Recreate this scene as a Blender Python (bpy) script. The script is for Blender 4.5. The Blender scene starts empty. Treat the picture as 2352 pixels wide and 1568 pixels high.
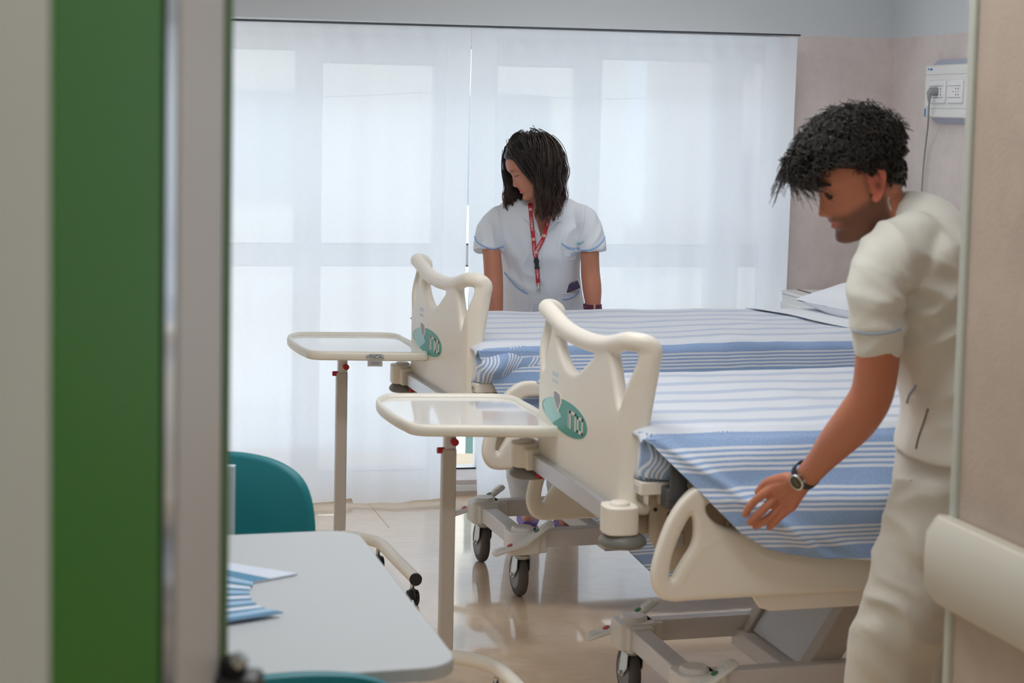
import bpy, bmesh, math, random
from mathutils import Vector, Matrix, noise
from mathutils.bvhtree import BVHTree
from math import sin, cos, pi, radians, sqrt, atan2

# ------------------------------------------------------------------ camera
SC = bpy.context.scene
COL = SC.collection
F_PX, CX, CYP = 4080.0, 1176.0, 573.5        # focal length and principal point, 2352 px frame
CAM_H, PITCH, ROLL = 1.66, math.atan(320.0 / 4080.0), 0.021
CAMP = Vector((0, 0, CAM_H))
_F = Vector((0, cos(PITCH), -sin(PITCH)))
_U0 = Vector((0, sin(PITCH), cos(PITCH)))
_R0 = Vector((1, 0, 0))
CR = _R0 * cos(ROLL) + _U0 * sin(ROLL)
CU = _U0 * cos(ROLL) - _R0 * sin(ROLL)
cam_d = bpy.data.cameras.new('camera')
cam = bpy.data.objects.new('camera', cam_d)
COL.objects.link(cam)
cam.matrix_world = Matrix(((CR.x, CU.x, -_F.x, 0), (CR.y, CU.y, -_F.y, 0), (CR.z, CU.z, -_F.z, CAM_H), (0, 0, 0, 1)))
cam_d.sensor_width = 36.0
cam_d.lens = 36.0 * F_PX / 2352.0
cam_d.shift_y = -(784.0 - CYP) / 2352.0
cam_d.clip_start = 0.05
cam_d.dof.use_dof = True
cam_d.dof.focus_distance = 6.8
cam_d.dof.aperture_fstop = 5.7
SC.camera = cam

# ------------------------------------------------------------------ world, sun, exposure
def lin(c):
    c /= 255.0
    return c / 12.92 if c <= 0.04045 else ((c + 0.055) / 1.055) ** 2.4
def RGB(r, g, b):
    return (lin(r), lin(g), lin(b), 1.0)
world = bpy.data.worlds.new('world'); SC.world = world
world.use_nodes = True
_nt = world.node_tree
_bg = _nt.nodes['Background']
_bg.inputs['Color'].default_value = (0.72, 0.86, 1.0, 1.0)
_bg.inputs['Strength'].default_value = 2.9
sun_d = bpy.data.lights.new('sun', 'SUN'); sun_d.energy = 3.0; sun_d.angle = radians(1.0); sun_d.color = (1.0, 0.95, 0.88)
sun = bpy.data.objects.new('sun', sun_d); COL.objects.link(sun)
sun.rotation_euler = (radians(42), 0, radians(-25))     # high sun behind this building, on the houses opposite
SC.view_settings.view_transform = 'Standard'
SC.view_settings.look = 'None'
SC.view_settings.exposure = 0.0
SC.view_settings.gamma = 1.0
SC.view_settings.use_curve_mapping = False
SC.cycles.use_denoising = True
SC.cycles.max_bounces = 10
SC.cycles.diffuse_bounces = 6
SC.cycles.transparent_max_bounces = 12
SC.cycles.sample_clamp_indirect = 6.0
SC.cycles.caustics_reflective = False
SC.cycles.caustics_refractive = False

def ceiling_area(name, loc, sx, sy, power, color=(0.97, 0.98, 1.0)):
    d = bpy.data.lights.new(name, 'AREA'); d.shape = 'RECTANGLE'; d.size = sx; d.size_y = sy; d.energy = power; d.color = color
    o = bpy.data.objects.new(name, d); COL.objects.link(o); o.location = loc
    return o
# added fill lamps that brighten the interior; unseen panels are built around them below
ceiling_area('room_fill_light', (-0.1, 4.6, 2.70), 1.2, 0.3, 20)
ceiling_area('window_fill_light', (0.7, 6.5, 2.70), 1.2, 0.3, 8)
ceiling_area('front_fill_light', (0.0, 3.2, 2.70), 1.2, 0.3, 15)
ceiling_area('entry_fill_light', (0.75, 1.3, 2.50), 0.6, 0.6, 7)
ceiling_area('corridor_fill_light', (0.3, -0.9, 2.50), 1.2, 0.3, 8)

def ray(px, py):
    return (_F + CR * ((px - CX) / F_PX) - CU * ((py - CYP) / F_PX))
def D(px, py, Y):
    "point seen at a pixel, Y metres in front of the camera"
    d = ray(px, py)
    return CAMP + d * (Y / d.y)
def Z(px, py, z):
    "point seen at a pixel, on the horizontal plane z"
    d = ray(px, py)
    return CAMP + d * ((z - CAM_H) / d.z)

# ------------------------------------------------------------------ materials
MATS = {}
def mat(name, col, rough=0.5, metal=0.0, spec=0.5, coat=0.0, noise_amt=0.0, noise_scale=8.0, bump=0.0, bump_scale=60.0,
        sheen=0.0, sss=0.0, attr=False, detail=3.0, coat_rough=0.05):
    if name in MATS:
        return MATS[name]
    m = bpy.data.materials.new(name); m.use_nodes = True
    nt = m.node_tree; b = nt.nodes['Principled BSDF']
    b.inputs['Base Color'].default_value = col
    b.inputs['Roughness'].default_value = rough
    b.inputs['Metallic'].default_value = metal
    b.inputs['Specular IOR Level'].default_value = spec
    b.inputs['Coat Weight'].default_value = coat
    b.inputs['Coat Roughness'].default_value = coat_rough
    if sheen: b.inputs['Sheen Weight'].default_value = sheen
    if sss:
        b.inputs['Subsurface Weight'].default_value = sss
        b.inputs['Subsurface Radius'].default_value = (0.012, 0.004, 0.002)
    tc = nt.nodes.new('ShaderNodeTexCoord')
    base = None
    if attr:
        a = nt.nodes.new('ShaderNodeVertexColor'); a.layer_name = 'Col'
        nt.links.new(a.outputs['Color'], b.inputs['Base Color']); base = a.outputs['Color']
    if noise_amt > 0:
        n = nt.nodes.new('ShaderNodeTexNoise'); n.inputs['Scale'].default_value = noise_scale; n.inputs['Detail'].default_value = detail
        nt.links.new(tc.outputs['Object'], n.inputs['Vector'])
        mr = nt.nodes.new('ShaderNodeMapRange'); mr.inputs['From Min'].default_value = 0.3; mr.inputs['From Max'].default_value = 0.7
        mr.inputs['To Min'].default_value = 1 - noise_amt; mr.inputs['To Max'].default_value = 1 + noise_amt
        nt.links.new(n.outputs['Fac'], mr.inputs['Value'])
        mx = nt.nodes.new('ShaderNodeVectorMath'); mx.operation = 'SCALE'
        if base: nt.links.new(base, mx.inputs[0])
        else: mx.inputs[0].default_value = col[:3]
        nt.links.new(mr.outputs['Result'], mx.inputs['Scale'])
        nt.links.new(mx.outputs['Vector'], b.inputs['Base Color'])
    if bump > 0:
        n2 = nt.nodes.new('ShaderNodeTexNoise'); n2.inputs['Scale'].default_value = bump_scale; n2.inputs['Detail'].default_value = 3
        nt.links.new(tc.outputs['Object'], n2.inputs['Vector'])
        bp = nt.nodes.new('ShaderNodeBump'); bp.inputs['Strength'].default_value = 1.0; bp.inputs['Distance'].default_value = bump
        nt.links.new(n2.outputs['Fac'], bp.inputs['Height']); nt.links.new(bp.outputs['Normal'], b.inputs['Normal'])
    MATS[name] = m
    return m
M_cream = mat('cream_plastic', RGB(232, 226, 214), 0.38, bump=0.0002, bump_scale=400)
M_white_pl = mat('white_plastic', RGB(232, 232, 230), 0.35)
M_steel_paint = mat('grey_painted_steel', RGB(222, 221, 224), 0.35, metal=0.1)
M_alu = mat('brushed_aluminium', RGB(205, 206, 210), 0.32, metal=0.75)
M_chrome = mat('zinc_plated_steel', RGB(200, 206, 206), 0.25, metal=0.95)
M_black = mat('black_plastic', RGB(26, 26, 28), 0.4)
M_rub = mat('dark_grey_rubber', RGB(84, 80, 80), 0.6, noise_amt=0.1, noise_scale=40)
M_hub = mat('grey_wheel_plastic', RGB(138, 140, 146), 0.45)
M_bump = mat('grey_bumper_rubber', RGB(118, 118, 112), 0.4)
M_red = mat('red_plastic', RGB(176, 22, 34), 0.4)
M_green_dot = mat('green_dot', RGB(60, 130, 105), 0.5)
M_red_dot = mat('red_dot', RGB(190, 70, 90), 0.5)
M_teal_d = mat('turquoise_print', RGB(52, 150, 138), 0.4)
M_teal_l = mat('pale_turquoise_print', RGB(160, 208, 204), 0.4)
M_white = mat('white_paint', RGB(236, 236, 236), 0.5)
M_darkgap = mat('dark_gap', RGB(30, 32, 36), 0.7)
M_beige = mat('beige_painted_steel', RGB(190, 176, 156), 0.5)
M_brown = mat('dark_underframe', RGB(104, 94, 84), 0.55)

# ------------------------------------------------------------------ mesh helpers
def basis(d, ref=None):
    d = Vector(d).normalized()
    r = Vector(ref) if ref is not None else (Vector((0, 0, 1)) if abs(d.z) < 0.9 else Vector((1, 0, 0)))
    a = r.cross(d)
    if a.length < 1e-6: a = Vector((0, 1, 0)).cross(d)
    a.normalize(); b = d.cross(a).normalized()
    return a, b, d
class MB:
    def __init__(s): s.v = []; s.f = []; s.m = []; s.uv = {}; s.cm = 0
    def add(s, vs, fs):
        o = len(s.v); s.v += [tuple(p) for p in vs]
        for f in fs: s.f.append(tuple(i + o for i in f)); s.m.append(s.cm)
        return s
    def box(s, c, sz, M=None):
        c = Vector(c); x, y, z = [t / 2 for t in sz]
        vs = [Vector(p) for p in ((-x,-y,-z),(x,-y,-z),(x,y,-z),(-x,y,-z),(-x,-y,z),(x,-y,z),(x,y,z),(-x,y,z))]
        if M is not None: vs = [M @ p for p in vs]
        return s.add([p + c for p in vs], [(3,2,1,0),(4,5,6,7),(0,1,5,4),(1,2,6,5),(2,3,7,6),(3,0,4,7)])
    def beam(s, p0, p1, w, h, ref=None):
        "box beam from p0 to p1, w across, h along ref"
        p0 = Vector(p0); p1 = Vector(p1); a, b, d = basis(p1 - p0, ref)
        vs = []
        for p in (p0, p1):
            for i, j in ((-1,-1),(1,-1),(1,1),(-1,1)): vs.append(p + a * (i * w / 2) + b * (j * h / 2))
        return s.add(vs, [(3,2,1,0),(4,5,6,7),(0,1,5,4),(1,2,6,5),(2,3,7,6),(3,0,4,7)])
    def cyl(s, p0, p1, r0, r1=None, n=24, caps=True):
        r1 = r0 if r1 is None else r1
        p0 = Vector(p0); p1 = Vector(p1); a, b, d = basis(p1 - p0)
        vs = [p0 + a * (r0 * cos(2*pi*i/n)) + b * (r0 * sin(2*pi*i/n)) for i in range(n)] + \
             [p1 + a * (r1 * cos(2*pi*i/n)) + b * (r1 * sin(2*pi*i/n)) for i in range(n)]
        fs = [(i, (i+1) % n, n + (i+1) % n, n + i) for i in range(n)]
        if caps: fs += [tuple(range(n-1, -1, -1)), tuple(range(n, 2*n))]
        return s.add(vs, fs)
    def lathe(s, p0, axis, prof, n=32):
        "prof: list of (t along axis, radius)"
        p0 = Vector(p0); a, b, d = basis(axis); vs = []; fs = []
        for t, r in prof:
            vs += [p0 + d * t + (a * cos(2*pi*i/n) + b * sin(2*pi*i/n)) * max(r, 1e-5) for i in range(n)]
        for k in range(len(prof) - 1):
            for i in range(n): fs.append((k*n+i, k*n+(i+1) % n, (k+1)*n+(i+1) % n, (k+1)*n+i))
        fs += [tuple(range(n-1, -1, -1)), tuple(range((len(prof)-1)*n, len(prof)*n))]
        return s.add(vs, fs)
    def tube(s, pts, r, n=12, closed=False, ref=None, flat=1.0):
        "r: radius or list; flat scales the second axis"
        pts = [Vector(p) for p in pts]; N = len(pts)
        rs = r if isinstance(r, (list, tuple)) else [r] * N
        vs = []; fs = []; pa = None
        for i, p in enumerate(pts):
            d = (pts[(i+1) % N] - pts[i-1]) if (closed or 0 < i < N-1) else (pts[1]-pts[0] if i == 0 else pts[-1]-pts[-2])
            if d.length < 1e-9: d = Vector((0, 0, 1))
            d.normalize()
            if pa is None: a, b, _ = basis(d, ref)
            else:
                a = pa - d * pa.dot(d)
                if a.length < 1e-6: a = basis(d, ref)[0]
                a.normalize(); b = d.cross(a)
            pa = a
            rr = rs[i] if not isinstance(rs[i], tuple) else None
            r1, r2 = (rr, rr * flat) if rr is not None else rs[i]
            vs += [p + a * (r1 * cos(2*pi*k/n)) + b * (r2 * sin(2*pi*k/n)) for k in range(n)]
        M = N if closed else N - 1
        for i in range(M):
            j = (i + 1) % N
            for k in range(n): fs.append((i*n+k, i*n+(k+1) % n, j*n+(k+1) % n, j*n+k))
        if not closed: fs += [tuple(range(n-1, -1, -1)), tuple(range((N-1)*n, N*n))]
        return s.add(vs, fs)
    def ell(s, c, r, M=None, nu=20, nv=12):
        c = Vector(c); vs = []; fs = []
        for j in range(nv + 1):
            t = -pi/2 + pi*j/nv
            for i in range(nu):
                p = Vector((r[0]*cos(t)*cos(2*pi*i/nu), r[1]*cos(t)*sin(2*pi*i/nu), r[2]*sin(t)))
                if M is not None: p = M @ p
                vs.append(c + p)
        for j in range(nv):
            for i in range(nu): fs.append((j*nu+i, j*nu+(i+1) % nu, (j+1)*nu+(i+1) % nu, (j+1)*nu+i))
        return s.add(vs, fs)
    def rings(s, R, cap=True, closed_ring=True):
        n = len(R[0]); vs = [p for r in R for p in r]; fs = []
        for k in range(len(R) - 1):
            for i in range(n if closed_ring else n - 1):
                fs.append((k*n+i, k*n+(i+1) % n, (k+1)*n+(i+1) % n, (k+1)*n+i))
        if cap: fs += [tuple(range(n-1, -1, -1)), tuple(range((len(R)-1)*n, len(R)*n))]
        return s.add(vs, fs)
    def prism(s, poly, h0, h1, plane='xy'):
        n = len(poly)
        def P(u, v, h):
            return {'xy': (u, v, h), 'xz': (u, h, v), 'yz': (h, u, v)}[plane]
        vs = [P(u, v, h0) for u, v in poly] + [P(u, v, h1) for u, v in poly]
        fs = [(i, (i+1) % n, n+(i+1) % n, n+i) for i in range(n)] + [tuple(range(n-1, -1, -1)), tuple(range(n, 2*n))]
        return s.add(vs, fs)
def make(name, mb, m, parent=None, smooth=35, bevel=0.0, seg=2, recalc=True):
    me = bpy.data.meshes.new(name)
    me.from_pydata(mb.v, [], mb.f)
    ms = m if isinstance(m, (list, tuple)) else [m]
    for q in ms: me.materials.append(q)
    if len(ms) > 1: me.polygons.foreach_set('material_index', mb.m)
    if recalc:
        bm = bmesh.new(); bm.from_mesh(me); bmesh.ops.recalc_face_normals(bm, faces=bm.faces); bm.to_mesh(me); bm.free()
    me.polygons.foreach_set('use_smooth', [True] * len(me.polygons))
    if smooth < 180: me.set_sharp_from_angle(angle=radians(smooth))
    o = bpy.data.objects.new(name, me); COL.objects.link(o)
    if bevel > 0:
        b = o.modifiers.new('bevel', 'BEVEL'); b.width = bevel; b.segments = seg; b.limit_method = 'ANGLE'; b.angle_limit = radians(40)
        b.harden_normals = False
        me.polygons.foreach_set('use_smooth', [True] * len(me.polygons))
    if parent: o.parent = parent
    return o
def empty(name, loc=(0, 0, 0), rz=0.0):
    o = bpy.data.objects.new(name, None); COL.objects.link(o); o.location = loc; o.rotation_euler = (0, 0, rz); o.empty_display_size = 0.1
    return o
def tag(o, label=None, cat=None, group=None, kind=None):
    if label: o['label'] = label
    if cat: o['category'] = cat
    if group: o['group'] = group
    if kind: o['kind'] = kind
    return o
def struct(o):
    o['kind'] = 'structure'; return o
def copy_tree(o, parent=None):
    c = o.copy(); COL.objects.link(c); c.parent = parent
    for ch in [k for k in bpy.data.objects if k.parent == o]: copy_tree(ch, c)
    return c
def catmull(pts, n=8, closed=False):
    pts = [Vector(p) for p in pts]; N = len(pts); out = []
    rng = range(N) if closed else range(N - 1)
    for i in rng:
        p0 = pts[(i-1) % N] if (closed or i > 0) else pts[0]
        p1 = pts[i]; p2 = pts[(i+1) % N]; p3 = pts[(i+2) % N] if (closed or i+2 < N) else pts[-1]
        for k in range(n):
            t = k / n
            out.append(0.5 * ((2*p1) + (p2-p0)*t + (2*p0-5*p1+4*p2-p3)*t*t + (3*p1-p0-3*p2+p3)*t**3))
    if not closed: out.append(pts[-1])
    return out
def interp(x, tab):
    if x <= tab[0][0]: return tab[0][1]
    for (a, va), (b, vb) in zip(tab, tab[1:]):
        if x <= b: return va + (vb - va) * (x - a) / (b - a)
    return tab[-1][1]
def sm(x, tab):
    if x <= tab[0][0]: return tab[0][1]
    for (a, va), (b, vb) in zip(tab, tab[1:]):
        if x <= b:
            t = (x - a) / (b - a); t = t*t*(3-2*t); return va + (vb - va) * t
    return tab[-1][1]
def plate(outlines, extrude, bevel, res=3):
    "flat plate with holes from closed outlines (x, y): returns mesh data, thickness along z"
    cu = bpy.data.curves.new('tmp', 'CURVE'); cu.dimensions = '2D'; cu.fill_mode = 'BOTH'
    cu.extrude = extrude; cu.bevel_depth = bevel; cu.bevel_resolution = res
    for ol in outlines:
        sp = cu.splines.new('POLY'); sp.points.add(len(ol) - 1)
        for i, p in enumerate(ol): sp.points[i].co = (p[0], p[1], 0, 1)
        sp.use_cyclic_u = True
    o = bpy.data.objects.new('tmp', cu); COL.objects.link(o)
    dg = bpy.context.evaluated_depsgraph_get(); dg.update()
    me = bpy.data.meshes.new_from_object(o.evaluated_get(dg))
    COL.objects.unlink(o); bpy.data.objects.remove(o); bpy.data.curves.remove(cu)
    return me
def text_mb(txt, size, depth=0.0006):
    "mesh verts/faces of a line of text, centred, in the xy plane"
    cu = bpy.data.curves.new('tmp', 'FONT'); cu.body = txt; cu.size = size; cu.extrude = depth; cu.align_x = 'CENTER'; cu.align_y = 'CENTER'
    o = bpy.data.objects.new('tmp', cu); COL.objects.link(o)
    dg = bpy.context.evaluated_depsgraph_get(); dg.update()
    me = bpy.data.meshes.new_from_object(o.evaluated_get(dg))
    vs = [v.co.copy() for v in me.vertices]; fs = [tuple(p.vertices) for p in me.polygons]
    COL.objects.unlink(o); bpy.data.objects.remove(o); bpy.data.curves.remove(cu); bpy.data.meshes.remove(me)
    return vs, fs
def from_mesh(name, me, m, parent=None, smooth=40):
    me.materials.clear(); me.materials.append(m)
    me.polygons.foreach_set('use_smooth', [True] * len(me.polygons))
    me.set_sharp_from_angle(angle=radians(smooth))
    o = bpy.data.objects.new(name, me); COL.objects.link(o)
    if parent: o.parent = parent
    return o
def voxel(mb, size, smooth_iter=4, fac=0.5):
    "union of closed shapes as one continuous surface"
    me = bpy.data.meshes.new('tmp'); me.from_pydata(mb.v, [], mb.f)
    bm = bmesh.new(); bm.from_mesh(me); bmesh.ops.recalc_face_normals(bm, faces=bm.faces); bm.to_mesh(me); bm.free()
    o = bpy.data.objects.new('tmp', me); COL.objects.link(o)
    r = o.modifiers.new('r', 'REMESH'); r.mode = 'VOXEL'; r.voxel_size = size
    if smooth_iter:
        s = o.modifiers.new('s', 'SMOOTH'); s.iterations = smooth_iter; s.factor = fac
    dg = bpy.context.evaluated_depsgraph_get(); dg.update()
    me2 = bpy.data.meshes.new_from_object(o.evaluated_get(dg))
    COL.objects.unlink(o); bpy.data.objects.remove(o); bpy.data.meshes.remove(me)
    return me2
def union(me_a, mb, size, it=3):
    "one continuous surface from a plate mesh and added shapes"
    q = MB(); q.add([v.co.copy() for v in me_a.vertices], [tuple(p.vertices) for p in me_a.polygons]); q.add(mb.v, mb.f)
    return voxel(q, size, it, 0.5)
def grow(ol, d):
    n = len(ol); A = sum(ol[i][0]*ol[(i+1) % n][1] - ol[(i+1) % n][0]*ol[i][1] for i in range(n)); sg = 1 if A > 0 else -1; out = []
    for i in range(n):
        t = Vector((ol[(i+1) % n][0] - ol[i-1][0], ol[(i+1) % n][1] - ol[i-1][1])); t.normalize()
        out.append((ol[i][0] + t.y * d * sg, ol[i][1] - t.x * d * sg))
    return out
def bvh_of(me):
    return BVHTree.FromPolygons([v.co.copy() for v in me.vertices], [tuple(p.vertices) for p in me.polygons])
# ================================================================== the room
TR = radians(12.5)                                   # the room is turned a little to the camera
ur = Vector((cos(TR), sin(TR), 0)); vr = Vector((-sin(TR), cos(TR), 0))
TB = radians(15.5)                                   # beds, tables and the near wall
ub = Vector((cos(TB), sin(TB), 0)); vb = Vector((-sin(TB), cos(TB), 0))
B0 = Z(1065, 1137, 0.0)
Mr = Matrix.Rotation(TR, 3, 'Z'); Mb_ = Matrix.Rotation(TB, 3, 'Z')
def wall_hit(px, py, off=0.0):
    "where a pixel's ray meets the back wall plane (moved off metres into the room): (s along wall, z)"
    d = ray(px, py); n = vr; p0 = B0 - vr * off
    t = (p0 - CAMP).dot(n) / d.dot(n); p = CAMP + d * t
    return (p - B0).dot(ur), p.z
def RW(s, off, z):
    return B0 + ur * s + vr * off + Vector((0, 0, z))

# wall plaster: pinkish wash below, white above z = 2.06
def plaster(name, low, high, split):
    m = bpy.data.materials.new(name); m.use_nodes = True; nt = m.node_tree; b = nt.nodes['Principled BSDF']
    b.inputs['Roughness'].default_value = 0.75
    ge = nt.nodes.new('ShaderNodeNewGeometry'); sp = nt.nodes.new('ShaderNodeSeparateXYZ'); nt.links.new(ge.outputs['Position'], sp.inputs[0])
    gt = nt.nodes.new('ShaderNodeMath'); gt.operation = 'GREATER_THAN'; gt.inputs[1].default_value = split
    nt.links.new(sp.outputs['Z'], gt.inputs[0])
    n = nt.nodes.new('ShaderNodeTexNoise'); n.inputs['Scale'].default_value = 3.5; n.inputs['Detail'].default_value = 8; n.inputs['Roughness'].default_value = 0.72
    nt.links.new(ge.outputs['Position'], n.inputs['Vector'])
    cr = nt.nodes.new('ShaderNodeValToRGB'); cr.color_ramp.elements[0].position = 0.36; cr.color_ramp.elements[1].position = 0.66
    cr.color_ramp.elements[0].color = tuple(c * 0.84 for c in low[:3]) + (1,); cr.color_ramp.elements[1].color = low
    nt.links.new(n.outputs['Fac'], cr.inputs[0])
    mx = nt.nodes.new('ShaderNodeMixRGB'); nt.links.new(gt.outputs[0], mx.inputs[0]); nt.links.new(cr.outputs[0], mx.inputs[1]); mx.inputs[2].default_value = high
    nt.links.new(mx.outputs[0], b.inputs['Base Color'])
    n2 = nt.nodes.new('ShaderNodeTexNoise'); n2.inputs['Scale'].default_value = 120; nt.links.new(ge.outputs['Position'], n2.inputs['Vector'])
    bp = nt.nodes.new('ShaderNodeBump'); bp.inputs['Distance'].default_value = 0.0008; nt.links.new(n2.outputs['Fac'], bp.inputs['Height']); nt.links.new(bp.outputs['Normal'], b.inputs['Normal'])
    return m
M_plaster = plaster('pink_wash_plaster', RGB(222, 211, 207), RGB(206, 211, 214), wall_hit(1950, 85)[1])
M_plaster2 = plaster('beige_wash_plaster', RGB(192, 176, 162), RGB(192, 176, 162), 9)
M_wallw = mat('white_wall_paint', RGB(188, 194, 188), 0.7, noise_amt=0.02)
M_ceil = mat('ceiling_paint', RGB(240, 241, 241), 0.8)
M_wallr = mat('white_room_paint', RGB(236, 238, 238), 0.7)

def slab(name, p0, p1, thick, z0, z1, m, side=1):
    "vertical wall slab with its face on the line p0-p1, thickness towards side"
    p0 = Vector(p0); p1 = Vector(p1); d = (p1 - p0).normalized(); nrm = Vector((-d.y, d.x, 0)) * side
    q = [p0, p1, p1 + nrm * thick, p0 + nrm * thick]
    mb = MB(); vs = [(a.x, a.y, z0) for a in q] + [(a.x, a.y, z1) for a in q]
    mb.add(vs, [(3,2,1,0),(4,5,6,7),(0,1,5,4),(1,2,6,5),(2,3,7,6),(3,0,4,7)])
    return struct(make(name, mb, m))
CE = 2.75
# floor
mf = bpy.data.materials.new('polished_linoleum'); mf.use_nodes = True; nt = mf.node_tree; b = nt.nodes['Principled BSDF']
ge = nt.nodes.new('ShaderNodeNewGeometry'); mp = nt.nodes.new('ShaderNodeMapping'); mp.inputs['Rotation'].default_value = (0, 0, TB)
mp.inputs['Scale'].default_value = (2.6, 5.0, 1); nt.links.new(ge.outputs['Position'], mp.inputs['Vector'])
n = nt.nodes.new('ShaderNodeTexNoise'); n.inputs['Scale'].default_value = 3.0; n.inputs['Detail'].default_value = 9; n.inputs['Roughness'].default_value = 0.65; n.inputs['Distortion'].default_value = 1.2
nt.links.new(mp.outputs[0], n.inputs['Vector'])
cr = nt.nodes.new('ShaderNodeValToRGB'); cr.color_ramp.elements[0].position = 0.34; cr.color_ramp.elements[1].position = 0.62
cr.color_ramp.elements[0].color = RGB(236, 206, 172); cr.color_ramp.elements[1].color = RGB(245, 220, 190)
nt.links.new(n.outputs['Fac'], cr.inputs[0]); nt.links.new(cr.outputs[0], b.inputs['Base Color'])
b.inputs['Roughness'].default_value = 0.3; b.inputs['Specular IOR Level'].default_value = 0.6
b.inputs['Coat Weight'].default_value = 1.0; b.inputs['Coat Roughness'].default_value = 0.06; b.inputs['Coat IOR'].default_value = 2.1
n2 = nt.nodes.new('ShaderNodeTexNoise'); n2.inputs['Scale'].default_value = 5; n2.inputs['Detail'].default_value = 2; nt.links.new(ge.outputs['Position'], n2.inputs['Vector'])
bp = nt.nodes.new('ShaderNodeBump'); bp.inputs['Distance'].default_value = 0.0003; nt.links.new(n2.outputs['Fac'], bp.inputs['Height'])
nt.links.new(bp.outputs['Normal'], b.inputs['Normal']); nt.links.new(bp.outputs['Normal'], b.inputs['Coat Normal'])
fl = MB(); fl.box((0, 3.0, -0.05), (7.4, 11.0, 0.1)); struct(make('floor', fl, mf))
# floor sheet seams
seam = MB()
for px, py, px2, py2 in ((838, 1145, 880, 1195),):
    a = Z(px, py, 0.0005); c = Z(px2, py2, 0.0005); d = (c - a)
    seam.beam(a - d * 0.1, c + d * 0.3, 0.0025, 0.001)
struct(make('trim_1', seam, mat('floor_seam', RGB(190, 164, 136), 0.3)))
cl = MB(); cl.box((0, 3.0, CE + 0.05), (7.4, 11.2, 0.1)); struct(make('ceiling', cl, M_ceil))

# back wall: piers and lintel around the window
s_l = -2.9; s_wl = -1.75; s_wr = wall_hit(1800, 500)[0]; corner_s = wall_hit(2045, 300)[0]
z_sill = wall_hit(1065, 1102)[1]; z_head = 2.02
bw = MB()
def rb(mb, s0, s1, z0, z1, o0=0.0, o1=0.34):
    c = RW((s0 + s1) / 2, (o0 + o1) / 2, (z0 + z1) / 2); mb.box(c, (abs(s1 - s0), abs(o1 - o0), z1 - z0), Mr); return mb
rb(bw, s_l, s_wl, 0, CE); rb(bw, s_wr, corner_s + 0.2, 0, CE); rb(bw, s_wl, s_wr, 0, z_sill); rb(bw, s_wl, s_wr, z_head, CE)
struct(make('wall_back', bw, M_plaster))
CRN = RW(corner_s, 0, 0)
slab('wall_head', CRN, CRN - vr * 5.2, 0.2, 0, CE, M_plaster, side=1)
slab('wall_left', RW(s_l, 0, 0), RW(s_l, 0, 0) - vr * 6.2, 0.2, 0, CE, M_wallr, side=-1)
slab('wall_left_front', (-0.42, 1.68, 0), (-3.6, 1.2, 0), 0.12, 0, CE, M_wallr, side=1)
# near right wall: its end stands beside the man
WC = D(2216, 500, 3.10); WC.z = 0
slab('wall_right', WC, WC - vb * 5.4, 0.14, 0, CE, M_plaster2, side=1)
slab('wall_return', WC + ub * 0.15, WC + ub * 2.6, 0.14, 0, CE, M_plaster2, side=-1)
slab('wall_rear', (-2.4, -2.2, 0), (3.2, -2.2, 0), 0.1, 0, CE, M_wallw, side=-1)
slab('wall_corridor', (-0.33, 0.3, 0), (-1.6, -2.2, 0), 0.1, 0, CE, M_wallw, side=-1)
# corner guard strip on the wall end
cg = MB(); a = WC - vb * 0.025 - ub * 0.012
cg.box((WC + ub * 0.010 - vb * 0.008) + Vector((0, 0, 1.375)), (0.034, 0.026, 2.74), Mb_)
struct(make('trim_2', cg, mat('grey_corner_strip', RGB(184, 187, 178), 0.5), bevel=0.006))
# wall bumper rail
M_guard = mat('ivory_wall_guard', RGB(196, 192, 178), 0.42)
wg = MB(); gl = 3.4
gz0, gz1 = 0.0, 0.0
pt = Z(2145, 1195, 0.0)
g_z1 = CAM_H + ray(2150, 1190).z * 3.06 / ray(2150, 1190).y
g_z0 = CAM_H + ray(2140, 1392).z * 3.06 / ray(2140, 1392).y
prof = [(0.0, g_z0 + 0.01), (-0.035, g_z0), (-0.06, g_z0 + 0.03), (-0.062, (g_z0 + g_z1) / 2), (-0.06, g_z1 - 0.03), (-0.035, g_z1), (0.0, g_z1 - 0.004)]
R = []
for t in (-0.015, 0.0, 0.02, gl):
    k = {-0.015: 0.45, 0.0: 0.85}.get(t, 1.0); zc = (g_z0 + g_z1) / 2
    ring = []
    for o_, z_ in prof:
        q = WC - vb * t + ub * (o_ * k); ring.append((q.x, q.y, zc + (z_ - zc) * (0.9 if k < 0.6 else 1)))
    R.append(ring)
wg.rings(R); tag(make('wall_guard', wg, M_guard, bevel=0.004), 'wide ivory bumper rail running along the near right wall', 'wall guard')

# ---- left edge: door lining seen end on
M_green = mat('green_laminate', RGB(40, 112, 14), 0.5, spec=0.2)
M_greend = mat('dark_green_edge', RGB(46, 92, 26), 0.5)
M_jamb = mat('grey_door_frame', RGB(182, 182, 180), 0.4)
M_nick = mat('polished_strip', RGB(205, 210, 215), 0.12, metal=0.9)
def vbox(name, x0, x1, y0, y1, m, z0=0.0, z1=2.3, bev=0.0, parent=None, st=True):
    mb = MB(); mb.box(((x0+x1)/2, (y0+y1)/2, (z0+z1)/2), (x1-x0, y1-y0, z1-z0)); o = make(name, mb, m, bevel=bev, parent=parent)
    return struct(o) if st else o
XF = -0.280
def yx(px): return XF * F_PX / (px - 1182.7)
vbox('wall_entry', -0.9, XF - 0.001, 0.25, yx(122), M_wallw, z1=CE)
dr = empty('door_1', (XF, 1.25, 0)); struct(dr)
def dpart(name, x0, x1, pa, pb, m, z0=0.0, z1=2.3, bev=0.0):
    return vbox(name, x0, x1, yx(pa) - 1.25, yx(pb) - 1.25, m, z0, z1, bev, dr, False)
dpart('door_leaf', -0.12, 0.0, 123, 374, M_green, bev=0.002)
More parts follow.
